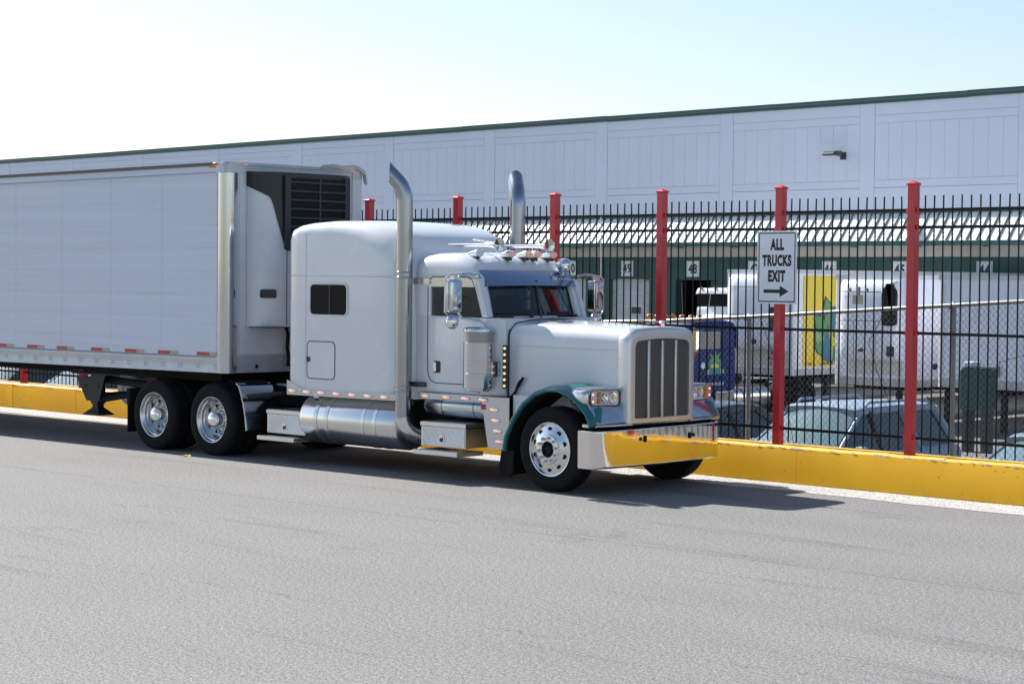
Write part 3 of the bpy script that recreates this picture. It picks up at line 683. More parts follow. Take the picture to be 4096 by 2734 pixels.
# --- cab ------------------------------------------------------------------------
CS = .28
mb = MB()
low = [(-2.60, .10), (-2.57, .02), (-2.53, 0), (-1.30, 0), (-1.16, .03), (-1.08, .10)]
mb.loft([ringx(x, rrect(CS + i, mir(CS + i), 1.06, 2.045 if x < -1.35 else 2.03, .012, .03, 3)) for x, i in low])
mb.prism([(-1.42, 2.03), (-1.2, 2.035), (-1.06, 2.0), (-1.06, 1.9), (-1.42, 1.9)], 'y', CS + .12, mir(CS + .12))
cab = mb.build("cab", "white paint", trk, ang=45)
mb = MB()
rs = [(-2.60, .10, 2.64, .10), (-2.585, .04, 2.71, .12), (-2.54, .01, 2.765, .14), (-2.45, 0, 2.80, .16), (-2.3, 0, 2.822, .17), (-2.1, 0, 2.828, .18), (-1.95, .0, 2.815, .19), (-1.82, 0.005, 2.785, .19), (-1.72, .015, 2.745, .18), (-1.64, .03, 2.69, .15), (-1.585, .045, 2.635, .10), (-1.55, .05, 2.56, .05), (-1.54, .05, 2.53, .02)]
mb.loft([ringx(x - (0.0), rrect(CS + i, mir(CS + i), 2.50, zt, r, .01, 6, .03)) for x, i, zt, r in rs])
rf = mb.build("cab_roof", "white paint", trk, ang=50)
# pillars and door frames (hollow greenhouse so that light passes through the cab)
for y0, y1, a, b in ((CS, CS + .07, (-1.37, CS + .10, 2.03), (-1.515, CS + .12, 2.51)), (mir(CS + .07), mir(CS), (-1.37, mir(CS + .10), 2.03), (-1.515, mir(CS + .12), 2.51))):
    mb = MB(); mb.box(-2.60, -2.30, y0, y1, 2.04, 2.51); mb.build("rear_pillar", "white paint", cab)
    mb = MB(); mb.prism([(-1.40, 2.04), (-1.30, 2.04), (-1.46, 2.51), (-1.56, 2.51)], 'y', y0, y1); mb.build("door_frame", "white paint", cab)
    mb = MB(); mb.tube([a, b], .055, 8); mb.build("front_pillar", "white paint", cab)
mb = MB(); mb.box(-2.60, -2.54, CS + .07, mir(CS + .07), 2.04, 2.51); mb.build("rear_wall", "white paint", cab)
for y0 in (CS - .006, mir(CS)):
    mb = MB()
    mb.prism([(-2.34, 2.415), (-1.52, 2.415), (-1.545, 2.46), (-1.58, 2.505), (-1.65, 2.525), (-2.24, 2.525), (-2.30, 2.50), (-2.335, 2.45)], 'y', y0, y0 + .006)
    mb.box(-2.30, -1.5, y0 + .003 if y0 < 1 else y0 - .04, y0 + .05 if y0 < 1 else y0 + .003, 2.41, 2.51)
    mb.build("window_shade", "stainless", cab)
for y in (CS + .02, mir(CS + .02)):
    mb = MB(); mb.poly([(-2.29, y, 2.04), (-1.40, y, 2.04), (-1.545, y, 2.42), (-2.29, y, 2.42)]); mb.build("side_window", "windscreen", cab, fix=False)
# door outline, handle, step window
mb = MB()
path = [(-1.42, 1.19), (-2.20, 1.19), (-2.29, 1.22), (-2.335, 1.30), (-2.345, 1.5), (-2.345, 2.40), (-2.33, 2.48), (-2.27, 2.532), (-1.66, 2.535), (-1.57, 2.50), (-1.53, 2.42), (-1.40, 2.04)]
mb.tube([(x, CS - .001, z) for x, z in path], .0065, 5); mb.build("door_seal", "black plastic", cab)
mb = MB(); mb.prism(rr2(-2.235, -2.115, 1.32, 1.47, .02), 'y', CS - .008, CS + .001); mb.mt(1); mb.prism(rr2(-2.22, -2.17, 1.335, 1.455, .02), 'y', CS - .025, CS - .008); mb.build("door_handle", ["black plastic", "chrome plain"], cab)
mb = MB(); mb.prism(rr2(-1.68, -1.50, 1.30, 1.78, .07), 'y', CS - .006, CS + .001); mb.build("peep_window", "dark pane", cab)
mb = MB(); mb.prism(rr2(-2.58, -2.30, 2.44, 2.515, .01), 'y', .255, .279); mb.build("stack_bracket", "stainless", cab)
mb = MB(); mb.box(-2.62, -2.36, .24, .30, 1.13, 1.19); mb.build("cab_step", "lamp grey", cab, bevel=.01)
mb = MB(); mb.box(-2.34, -1.54, CS - .0035, CS, 2.015, 2.021); mb.box(-2.36, -1.5, CS - .0035, CS, 2.552, 2.557)
mb.build("panel_seam", "wall joint", cab)
# windscreen: two flat panes meeting at a centre post
A0, A1 = (-1.40, CS + .15, 2.06), (-1.515, CS + .165, 2.47); B0, B1 = (-1.265, YC, 2.055), (-1.36, YC, 2.47)
def mp(p): return (p[0], mir(p[1]), p[2])
for q in ((A0, B0, B1, A1), (mp(A0), mp(B0), mp(B1), mp(A1))):
    mb = MB(); mb.poly(q); ws = mb.build("windscreen", "windscreen", cab, fix=False)
    m2 = MB()
    cyc = [Vector(p) for p in q]; cen = sum(cyc, Vector()) / 4
    inn = [p + (cen - p) * .055 for p in cyc]; nn = (cyc[1] - cyc[0]).cross(cyc[3] - cyc[0]).normalized()
    if nn.x < 0: nn = -nn
    m2.loft([[p - nn * .01 for p in cyc], [p + nn * .012 for p in cyc], [p + nn * .012 for p in inn], [p - nn * .01 for p in inn]], False, False)
    m2.build("gasket", "black plastic", ws)
mb = MB(); mb.box(-1.42, -1.34, CS + .12, mir(CS + .12), 1.98, 2.07)
mb.tube([(-1.262, YC, 2.03), (-1.352, YC, 2.5)], .022, 8); mb.build("centre_post", "black plastic", cab)
mb = MB()
mb.prism([(-1.43, CS + .10), (-1.25, YC - .0), (-1.43, mir(CS + .10))], 'z', 2.015, 2.05); mb.build("scuttle", "white paint", cab)
for yb, ye in ((1.02, .52), (1.92, 1.40)):
    mb = MB(); xb = -1.21 - abs(yb - YC) * .13; xe = -1.275 - abs(ye - YC) * .14
    mb.tube([(xb, yb, 2.035), (xb + .0, yb - .06, 2.075), (xe + .02, (yb + ye) / 2, 2.09), (xe, ye, 2.085)], .010, 6); mb.tube([(xe + .02, (yb + ye) / 2 + .12, 2.095), (xe, ye, 2.088)], .013, 6); mb.ell((xb, yb, 2.03), .03, .04, .03, 8, 5)
    mb.build("wiper", "black plastic", cab)
# interior
mb = MB(); mb.box(-2.53, -1.33, CS + .08, mir(CS + .08), 2.047, 2.052); mb.loft([ringx(x, rrect(CS + .1, mir(CS + .1), 2.05, z, .03, .001, 3)) for x, z in ((-1.75, 2.10), (-1.6, 2.13), (-1.45, 2.06))]); mb.build("dashboard", "interior", cab)
mb = MB()
for y in (.75, 1.72): mb.prism(rrect(y - .24, y + .24, 2.05, 2.30, .14, .02, 5), 'x', -2.35, -2.24)
mb.build("seat", "seat grey", cab, bevel=.02)
mb = MB(); mb.tube([(-1.83 - .08 * cos(2 * pi * k / 24) * 1.0, 1.70 + .2 * sin(2 * pi * k / 24), 2.12 + .15 * cos(2 * pi * k / 24)) for k in range(25)], .014, 6, False); mb.build("steering_wheel", "black plastic", cab)
mb = MB(); mb.box(-1.38, -1.36, 1.10, 1.24, 2.37, 2.44); mb.build("rear_view_mirror", "black plastic", cab)
# visor
mb = MB(); n = 13; top, bot = [], []
for k in range(n):
    t = k / (n - 1); y = .385 + (mir(.385) - .385) * t; c_ = 1 - abs(2 * t - 1) ** 1.6
    top.append((-1.585 + .085 * c_, y, 2.625 + .0 * c_)); bot.append((-1.395 + .10 * c_, y, 2.425 + .012 * c_))
midp = [((a[0] + b[0]) / 2 + .02, a[1], (a[2] + b[2]) / 2 + .012) for a, b in zip(top, bot)]
back = [(p[0] - .012, p[1], p[2] - .010) for p in midp]
mb.loft([top, midp, bot, [(p[0] - .012, p[1], p[2] - .004) for p in bot], back, [(p[0] - .012, p[1], p[2] - .008) for p in top]], False, False, False)
for s in (0, -1):
    a, m_, b = top[s], midp[s], bot[s]; yo = .0
    mb.poly([a, m_, b, (b[0] - .06, b[1] - (.02 if s == 0 else -.02), b[2] - .0), (a[0] - .02, a[1], a[2] - .07)])
mb.build("sun_visor", "visor steel", cab, ang=60)
# roof horns and lamps
def horn(y, xb):
    m = MB(); z = 2.948; L_ = [( -.0, .094), (-.010, .098), (-.018, .094), (-.05, .06), (-.10, .042), (-.18, .03), (-.30, .024), (-.98, .017)]
    m.lathe([(r, x) for x, r in L_] + [(.001, -.98)], (xb, y, z), 'x', 20); m.lathe([(.001, -.012), (.090, -.004), (.094, 0)], (xb, y, z), 'x', 20)
    m.tube([(xb - .30, y, z), (xb - .30, y, 2.80)], .012, 8); m.box(xb - .36, xb - .24, y - .035, y + .035, 2.77, 2.83)
    m.loft([[(xb - 1.0, y - .05, z - .10), (xb - 1.0, y + .05, z - .10), (xb - 1.0, y + .05, z + .06), (xb - 1.0, y - .05, z + .06)], [(xb - .97, y - .03, z - .06), (xb - .97, y + .03, z - .06), (xb - .97, y + .03, z + .04), (xb - .97, y - .03, z + .04)]])
    m.box(xb - 1.0, xb - .93, y - .04, y + .04, 2.80, z - .06)
    return m
horn(.92, -1.70).build("air_horn", "chrome plain", rf, ang=30); horn(1.83, -1.66).build("air_horn", "chrome plain", rf, ang=30)
def bullet(lit):
    m = MB(); m.loft([[(-.26, 0, -.04)] * 12] + [[(x, .052 * cos(a) * s, -.0 + .052 * sin(a) * s + dz) for a in [2 * pi * k / 12 for k in range(12)]] for x, s, dz in ((-.2, .3, -.03), (-.10, .75, -.012), (0, 1, 0), (.05, 1.02, 0))], False, False)
    m.mt(1); m.loft([[(x, .047 * cos(a) * s, .047 * sin(a) * s) for a in [2 * pi * k / 12 for k in range(12)]] for x, s in ((.045, 1), (.075, .9), (.105, .6), (.118, .05))], False, True)
    m.mt(2); m.box(-.2, .04, -.02, .02, -.085, -.03)
    return m
pr = []
for i, (y, x) in enumerate(((.55, -1.76), (1.04, -1.66), (1.36, -1.66), (1.53, -1.66), (1.83, -1.66))):
    b = bullet(i).build("roof_lamp", ["chrome plain", "lens clear" if i == 0 else "amber lens", "black plastic"], rf, ang=40); b.location = (x, y, 2.834)
mb = MB(); mb.lathe([(.001, .085), (.05, .075), (.082, .045), (.095, 0), (.09, -.05), (.06, -.1), (.001, -.115)], (-1.46, mir(.42) - .12, 2.70), 'x', 20); mb.tube([(-1.5, mir(.42) - .12, 2.63), (-1.5, mir(.42) - .1, 2.55)], .015, 6); mb.build("spot_lamp", "chrome plain", cab, ang=40)
# --- mirrors ------------------------------------------------------------------
def mirror(side):
    s = 1 if side == 'near' else -1
    def Y(y): return y if s == 1 else mir(y)
    e = empty("side_mirror", (0, 0, 0), 0, trk)
    m = MB(); ym = -.13; xm = -1.50
    m.loft([ringx(xm + dx, [(Y(u), v) for u, v in rrect(ym - .105 * k, ym + .105 * k, 2.30 - .205 * k2, 2.30 + .205 * k2, .03, .03, 4)]) for dx, k, k2 in ((-.05, .93, .96), (-.045, 1, 1), (.03, 1, 1), (.06, .93, .965), (.075, .7, .85))])
    m.build("mirror_head", "stainless", e, ang=40)
    m = MB(); m.poly([(xm - .052, Y(ym - .09), 2.11), (xm - .052, Y(ym + .09), 2.11), (xm - .052, Y(ym + .09), 2.49), (xm - .052, Y(ym - .09), 2.49)]); m.build("mirror_glass", "chrome plain", e)
    m = MB(); m.ell((xm + .0, Y(ym - .01), 1.985), .07, .095, .095); m.build("convex_mirror", "chrome plain", e)
    m = MB()
    m.tube([(-1.47, Y(CS - .01), 2.56), (-1.46, Y(.12), 2.58), (-1.46, Y(-.02), 2.57), (-1.455, Y(-.075), 2.53), (-1.45, Y(-.075), 2.3), (-1.45, Y(-.075), 2.08), (-1.44, Y(-.03), 2.03), (-1.36, Y(.2), 2.0), (-1.33, Y(CS), 1.95)], .017, 8)
    m.tube([(-1.46, Y(-.02), 2.57), (-1.48, Y(-.2), 2.56), (-1.49, Y(-.275), 2.52), (-1.49, Y(-.28), 2.1), (-1.48, Y(-.22), 2.05), (-1.45, Y(-.08), 2.055)], .012, 8)
    m.box(-1.53, -1.45, min(Y(-.16), Y(-.10)), max(Y(-.16), Y(-.10)), 2.50, 2.575)
    m.build("mirror_arm", "aluminium", e)
    return e
mirror('near'); fm = mirror('far')
mb = MB(); mb.tube([(-1.50, mir(-.24), 2.56), (-1.52, mir(-.25), 3.35)], .006, 6); mb.build("antenna", "grey white", trk)
# --- hood and radiator shell -----------------------------------------------------
mb = MB()
hs = [(-1.06, .425, 1.95), (-.8, .445, 1.95), (-.4, .475, 1.942), (0, .515, 1.93), (.35, .555, 1.917), (.575, .583, 1.905)]
mb.loft([ringx(x, rrect(y0, mir(y0), .92 if x > -.6 else 1.06, zt, .16, .02, 7, .065 - .02 * (x + 1) / 1.6)) for x, y0, zt in hs])
hood = mb.build("hood", "white paint", trk, ang=45)
mb = MB(); mb.loft([ringx(x, rrect(.425 - o, mir(.425 - o), 1.06, 1.95 + o, .17, .02, 7, .065)) for x, o in ((-1.085, -.01), (-1.085, .012), (-1.055, .012), (-1.055, -.01))], False, False); mb.build("hood_edge", "lamp grey", hood)
mb = MB()
for a, b in zip(hs, hs[1:]): 
    za = 1.70 - (a[0] + 1.06) * .012; zb_ = 1.70 - (b[0] + 1.06) * .012
    mb.loft([[(a[0], a[1] - .003, za - .003), (a[0], a[1] + .002, za - .003), (a[0], a[1] + .002, za + .003), (a[0], a[1] - .003, za + .003)], [(b[0], b[1] - .003, zb_ - .003), (b[0], b[1] + .002, zb_ - .003), (b[0], b[1] + .002, zb_ + .003), (b[0], b[1] - .003, zb_ + .003)]])
mb.build("hood_crease", "wall joint", hood)
mb = MB(); mb.lathe([(.001, .012), (.08, .012), (.085, .004)], (-.62, .95, 1.97), 'z', 20); mb.build("hood_emblem_pad", "stainless", hood)
mb = MB(); mb.tube([(-1.0, .41, 1.07), (-.93, .40, 1.13), (-.86, .395, 1.24)], [.018, .014, .024], 8); mb.tube([(-.86, .395, 1.24), (-.80, .40, 1.31)], [.024, .016], 8); mb.ell((-1.0, .41, 1.06), .03, .02, .03, 8, 5); mb.build("hood_latch", "rubber", hood)
# side skirt of hood between kick panel and fender
mb = MB(); mb.box(-.88, -.55, .30, .50, .45, 1.1); mb.build("hood_skirt", "white paint", hood, bevel=.01)
def opening(x, d=0): return ringx(x, rrect(.70 + d, mir(.70 + d), .875 + d, 1.79 - d, .07, .03, 6, 0.03))
mb = MB()
mb.loft([ringx(.555, rrect(.578, mir(.578), .79, 1.925, .15, .012, 6, .035)), ringx(.57, rrect(.572, mir(.572), .79, 1.93, .15, .012, 6, .035)), ringx(.66, rrect(.572, mir(.572), .79, 1.928, .16, .012, 6, .035)),
         ringx(.70, rrect(.582, mir(.582), .80, 1.918, .16, .015, 6, .035)), ringx(.716, rrect(.605, mir(.605), .815, 1.895, .16, .02, 6, .035)), ringx(.72, rrect(.64, mir(.64), .835, 1.86, .14, .02, 6, .035)), opening(.72), opening(.69)], False, False)
mb.mt(0)
for z in [.9 + .085 * i for i in range(11)]: mb.ell((.585, .57, z), .008, .006, .008, 6, 4)
for t in range(9):
    z = .92 + t * .1; mb.ell((.722, .672, z), .005, .007, .007, 6, 4); mb.ell((.722, mir(.672), z), .005, .007, .007, 6, 4)
for t in range(10):
    y = .74 + t * .107; mb.ell((.722, y, .855), .005, .007, .007, 6, 4); mb.ell((.722, y, 1.838), .005, .007, .007, 6, 4)
shell = mb.build("radiator_shell", "satin shell", trk, ang=40)
mb = MB(); mb.poly(opening(.692)); mb.build("grille_mesh", "grille mesh", shell)
for y in (.962, YC + .002, 1.482):
    mb = MB(); mb.loft([ringx(x, rrect(y - wd, y + wd, .875, 1.80, .004, .004, 2)) for x, wd in ((.694, .021), (.715, .021), (.728, .013))]); mb.build("grille_bar", "aluminium", shell, bevel=.003)
mb = MB()   # winged hood ornament
mb.loft([[(.70, YC - .012, 1.955), (.74, YC, 1.955), (.70, YC + .012, 1.955)], [(.69, YC - .012, 2.0), (.74, YC, 2.0), (.69, YC + .012, 2.0)]])
mb.ell((.71, YC, 2.018), .06, .022, .018); mb.loft([[(.72, YC, 2.02), (.62, YC - .02, 2.03), (.62, YC + .02, 2.03), (.72, YC, 2.01)], [(.40, YC - .10, 2.035), (.36, YC - .12, 2.04), (.40, YC - .08, 2.04), (.40, YC - .10, 2.03)]])
mb.loft([[(.72, YC, 2.02), (.62, YC - .02, 2.03), (.62, YC + .02, 2.03), (.72, YC, 2.01)], [(.50, YC + .10, 2.035), (.46, YC + .12, 2.04), (.50, YC + .08, 2.04), (.50, YC + .10, 2.03)]])
mb.build("hood_ornament", "chrome plain", shell)
# --- fenders --------------------------------------------------------------------
arch = [(-.70, .44), (-.70, .50), (-.672, .62), (-.565, .815), (-.415, .995), (-.24, 1.118), (-.052, 1.18), (.13, 1.182), (.31, 1.128), (.445, 1.038), (.557, .927), (.60, .84), (.617, .786)]
def fender(side):
    def Y(y): return y if side else mir(y)
    m = MB(); rings = []
    for i, (x, z) in enumerate(arch):
        d = Vector((x - 0, z - .35)); d.normalize(); k = min(1, 1.6 * min(i, len(arch) - 1 - i) / 4 + .35); wi = [.56, .56, .56, .56, .56, .56, .56, .54, .46, .34, .22, .16, .13][i]
        prof = [(-.012, .0), (-.03, .012), (-.035, .03), (-.022, .048), (.02, .058 + .006 * k), (.10, .062 + .022 * k), (.25, .065 + .032 * k), (.45, .066 + .036 * k), (.56, .066 + .03 * k), (.56, .01), (.3, -.002)]
        prof = [(y if y < .05 else y * wi / .56, o) for y, o in prof]
        rings.append([(x + d.x * o, Y(y), z + d.y * o) for y, o in prof])
    m.loft(rings); f = m.build("fender", "teal paint", trk, ang=40)
    m = MB(); m.loft([[(x * .985, Y(.0), z - .012), (x * .985, Y(.56), z - .012)] for x, z in arch], False, False, False)
    m.poly([(x * .99, Y(.555), z) for x, z in arch] + [(.617, Y(.555), .5), (-.7, Y(.555), .44)]); m.build("wheel_well", "underside", f)
    return f
fender(True); fender(False)
# --- headlights ----------------------------------------------------------------
def headlight(side):
    def Y(y): return y if side else mir(y)
    e = empty("headlight", (0, 0, 0), 0, trk); m = MB()
    rings = []
    for y, xf, xb, z0, z1, r in ((.0, .50, .38, 1.09, 1.19, .04), (.012, .535, .33, 1.062, 1.212, .05), (.06, .56, .26, 1.04, 1.232, .05), (.2, .58, .22, 1.03, 1.245, .045), (.4, .585, .25, 1.012, 1.25, .045), (.54, .585, .3, 1.0, 1.245, .05), (.60, .575, .32, 1.0, 1.24, .05)):
        rings.append([(u, Y(y), v) for u, v in rrect(xb, xf, z0, z1, r, r, 4)])
    m.loft(rings); m.build("pod", "aluminium", e, ang=45)
    def face(y0, y1, z0, z1, r, dx, n=4):
        return [( .575 + .012 * min(1, max(0, (u - .06) / .2)) + dx, Y(u), v + (u - .3) * -.03) for u, v in rrect(y0, y1, z0, z1, r, r, n)]
    m = MB(); m.poly(face(.055, .560, 1.045, 1.217, .045, .003)); m.build("lens", "lens clear", e)
    m = MB(); o = face(.045, .570, 1.036, 1.226, .05, .001); i_ = face(.055, .560, 1.045, 1.217, .045, .012); m.loft([o, face(.047, .568, 1.038, 1.224, .05, .012), i_, face(.056, .559, 1.046, 1.216, .045, .0)], False, False); m.build("bezel", "black plastic", e)
    m = MB(); m.poly(face(.175, .225, 1.065, 1.125, .006, .0075)); m.poly(face(.175, .225, 1.135, 1.20, .006, .0075)); m.build("side_reflector", "amber plain", e)
    m = MB()
    for z in (1.095, 1.175): m.ell((.583, Y(.10), z), .006, .012, .012, 8, 5)
    m.build("signal_lamp", "amber led", e)
    m = MB(); m.lathe([(.001, .004), (.034, .008), (.044, .014), (.052, .016), (.056, .006)], (.585, Y(.30), 1.132), 'x', 20); m.build("projector", "chrome plain", e)
    m = MB(); m.lathe([(.001, .004), (.03, .004), (.066, .014), (.07, .006)], (.585, Y(.445), 1.128), 'x', 20); m.build("projector", "chrome plain", e)
    m = MB(); m.loft([[(.565, Y(.03), 1.08), (.565, Y(.60), 1.05), (.545, Y(.60), 1.05), (.545, Y(.03), 1.08)], [(.635, Y(.035), .965), (.635, Y(.60), .96), (.615, Y(.60), .96), (.615, Y(.035), .965)], [(.685, Y(.06), .832), (.685, Y(.60), .837), (.665, Y(.60), .827), (.665, Y(.06), .827)]]); m.build("splash_panel", "stainless", e)
    m = MB(); m.loft([[(u, Y(y), v) for u, v in rrect(.45, xf, .79, .826, .015, .015, 3)] for y, xf in ((.06, .62), (.08, .66), (.3, .70), (.66, .72))]); m.build("step_shelf", "aluminium", e)
headlight(True); headlight(False)
# --- bumper ----------------------------------------------------------------------
plan = [(.50, -.028), (.64, -.030), (.69, -.024), (.72, .0), (.752, .06), (.772, .14), (.784, .25), (.793, .5), (.798, .8), (.80, YC)]
plan = [(x, y if y < .5 else y - .03) for x, y in plan]; plan = plan + [(x, 2.34 - y) for x, y in plan[:-1][::-1]]
mb = MB(); rings = []
for x, y in plan:
    t = (y - YC) / 1.25; zt = .765 + .006 * t; zb = .318 + .02 * max(0, t); n_ = Vector((1, (y - YC) * .25)).normalized()
    tl = lambda z: x + .004 * (zt - z) / (zt - zb)
    rings.append([(x - .04, y, zt - .014), (x - .035, y, zt - .001), (x - .010, y, zt), (x - .002, y, zt - .003)] + [(tl(z), y, z) for z in (zt - .010, zt - .022, (zt + zb) / 2, zb + .026, zb + .014)] + [(tl(zb) - .003, y, zb + .004), (x - .004, y, zb), (x - .03, y, zb), (x - .035, y, zb + .012)])
mb.loft(rings); bump = mb.build("bumper", "chrome", trk, ang=60)
mb = MB()
for y in (.80, 1.665): mb.prism(rrect(y - .028, y + .028, .60, .675, .012, .012, 3), 'x', .790, .8065); 
mb.build("tow_hole", "dark void", bump)
for y in (.72, 1.74): mb = MB(); mb.lathe([(.001, .012), (.018, .010), (.024, 0)], (.803, y, .64), 'x', 12); mb.build("bumper_bolt", "black plastic", bump)
# --- exhaust stacks ---------------------------------------------------------------
def stack(side):
    def Y(y): return y if side else mir(y)
    m = MB(); r = .106; cx, cy = -2.655, .155
    bend = [(cx, Y(cy), 3.50)]; R = .36; d = Vector((-.78, -.62))
    for k in range(1, 7):
        a = radians(44) * k / 6; bend.append((cx + d.x * R * (1 - cos(a)), Y(cy + d.y * R * (1 - cos(a))), 3.50 + R * sin(a)))
    lx, ly, lz = bend[-1]; tdx, tdz = sin(radians(44)), cos(radians(44))
    dy = d.y if side else -d.y
    tip = [(lx + d.x * tdx * q, ly + dy * tdx * q, lz + tdz * q) for q in (.06, .12)]
    path = [(cx, Y(cy), .72)] + [(cx, Y(cy), 1.0), (cx, Y(cy), 1.85)] + [(cx, Y(cy), 3.0)] + bend + tip[:1]
    P = [Vector(p) for p in path]
    m.tube(path, r, 28, caps=False)
    # slanted, vertical cut at the tip
    last = m.v[-28:]; base = Vector(path[-1]); t = Vector((d.x * tdx, dy * tdx, tdz)); nrm_ = Vector((d.x, dy, 0))
    plane_d = base.dot(nrm_) + .045
    ring = []
    for p in last:
        p = Vector(p); s = (plane_d - p.dot(nrm_)) / t.dot(nrm_); ring.append(p + t * max(s, -.05))
    inner = [q + (sum(ring, Vector()) / 28 - q) * .06 for q in ring]
    m.loft([last, ring, inner], False, False)
    m.mt(1); m.loft([inner, [q - t * .12 for q in inner]], False, True); m.mt(0)
    # lower elbow turning in under the cab
    eb = [(cx, Y(cy), .74)]; R2 = .26
    for k in range(1, 8):
        a = radians(90) * k / 7; eb.append((cx + .25 * R2 * (1 - cos(a)) * 2.2, Y(cy + R2 * (1 - cos(a))), .74 - R2 * sin(a)))
    eb.append((eb[-1][0] + .2, Y(cy + R2 + .25), .48))
    m.mt(2); m.tube(eb, r + .001, 28); m.mt(0)
    for z in (2.52, 2.585, 1.08, 1.14): m.lathe([(r, -.012), (r + .004, -.008), (r + .004, .008), (r, .012)], (cx, Y(cy), z), 'z', 28)
    return m.build("exhaust_stack", ["stack chrome", "dark void", "aluminium"], trk, ang=50)
stack(True); stack(False)
# --- air cleaner -------------------------------------------------------------------
def air_cleaner(side):
    def Y(y): return y if side else mir(y)
    c = (-1.31, Y(.135), 0); m = MB(); r = .19
    m.lathe([(.001, 1.925), (.15, 1.922), (r - .004, 1.91), (r, 1.90), (r, 1.865), (r - .005, 1.862)], c, 'z', 40)
    m.lathe([(r - .005, 1.735), (r, 1.732), (r, 1.505), (r + .004, 1.503), (r + .004, 1.462), (r, 1.46), (r, 1.355), (r + .004, 1.352), (r + .004, 1.312), (r, 1.31), (r, 1.17), (r - .01, 1.165), (r - .03, 1.163), (r - .03, 1.14), (r - .05, 1.13), (.02, 1.128), (.014, 1.10), (.001, 1.098)], c, 'z', 40)
    m.mt(1); m.lathe([(r - .003, 1.865), (r - .003, 1.732)], c, 'z', 40); m.mt(0)
    return m.build("air_cleaner", ["stainless", "perforated band"], trk, ang=35)
air_cleaner(True); air_cleaner(False)
mb = MB(); mb.box(-1.135, -1.105, .16, .30, 1.31, 1.50); mb.build("cleaner_bracket", "stainless", trk, bevel=.005)
mb = MB(); mb.box(-1.055, -.99, .30, .315, 1.165, 1.705); lb = mb.build("light_bar", "lamp grey", trk)
def dome():
    m = MB(); m.ell((0, 0, 0), .026, .03, .026, 12, 6); m.mt(1); m.ell((.014, -.018, 0), .0135, .016, .0125, 10, 5); return m
for k in range(7):
    o = dome().build("bullet_lamp", ["chrome plain", "amber led"], lb); o.location = (-1.02, .298, 1.665 - k * .077)
# --- fuel tank, tool boxes, quarter fender, air tank -----------------------------------
def fuel_tank(side):
    def Y(y): return y if side else mir(y)
    m = MB(); R = .325; c = (0, Y(.40), .612)
    m.lathe([(.001, -4.655), (.16, -4.648), (.27, -4.625), (.31, -4.60), (R, -4.565), (R, -2.77), (.31, -2.73), (.27, -2.71), (.001, -2.69)], c, 'x', 48)
    t = m.build("fuel_tank", "brushed tank", trk, ang=40)
    for x in (-4.26, -4.05, -3.345, -3.125):
        m = MB(); m.lathe([(R, -.032), (R + .006, -.030), (R + .006, .030), (R, .032)], (x, c[1], c[2]), 'x', 48); m.build("tank_strap", "aluminium", t)
    m = MB(); m.lathe([(.05, 0), (.05, .05), (.035, .065), (.001, .066)], (-4.42, Y(.26), .895), 'z', 16); m.build("filler_cap", "aluminium", t)
    m = MB(); m.box(-4.0, -2.9, min(Y(.5), Y(.85)), max(Y(.5), Y(.85)), .35, .9); m.build("tank_bracket", "underside", t)
fuel_tank(True); fuel_tank(False)
def tool_box(x0, x1, y0, z0, z1, sx0, sx1, sy, sz, depth, side=True):
    def Y(y): return y if side else mir(y)
    def bx(m, a, b, c1, c2, d, e): return m.box(a, b, min(Y(c1), Y(c2)), max(Y(c1), Y(c2)), d, e)
    m = MB(); bx(m, x0, x1, y0, y0 + depth, z0, z1 - .055); t = m.build("tool_box", "aluminium", trk, bevel=.006)
    m = MB(); bx(m, x0 - .008, x1 + .008, y0 - .012, y0 + depth, z1 - .052, z1); m.build("lid", "aluminium", t, bevel=.006)
    m = MB(); bx(m, x0, x1, y0 + .01, y0 + depth - .02, z1 + .001, z1 + .005); m.build("tread_top", "chequer plate", t)
    m = MB(); bx(m, x0 + .04, x1 - .012, y0 - .006, y0 - .001, z0 + .012, z1 - .068); m.build("front_plate", "chequer plate", t)
    xc = (x0 + x1) / 2 - .02; m = MB(); m.prism([(xc - .045, z0 + .05), (xc + .045, z0 + .05), (xc + .045, z0 + .13), (xc, z0 + .165), (xc - .045, z0 + .13)], 'y', Y(y0 - .012), Y(y0 - .006)); m.mt(1); m.prism([(xc - .03, z0 + .062), (xc + .03, z0 + .062), (xc + .03, z0 + .12), (xc - .03, z0 + .12)], 'y', Y(y0 - .0145), Y(y0 - .011)); m.mt(0); m.tube([(xc - .025, Y(y0 - .02), z0 + .11), (xc + .025, Y(y0 - .02), z0 + .12)], .006, 6); m.build("latch", ["chrome plain", "black plastic"], t)
    m = MB(); bx(m, sx0, sx1, sy, y0 + .3, sz - .055, sz); st = m.build("step", "aluminium", t, bevel=.006)
    m = MB(); bx(m, sx0 + .01, sx1 - .01, sy + .01, y0 - .01, sz + .001, sz + .004); m.build("tread", "chequer plate", st)
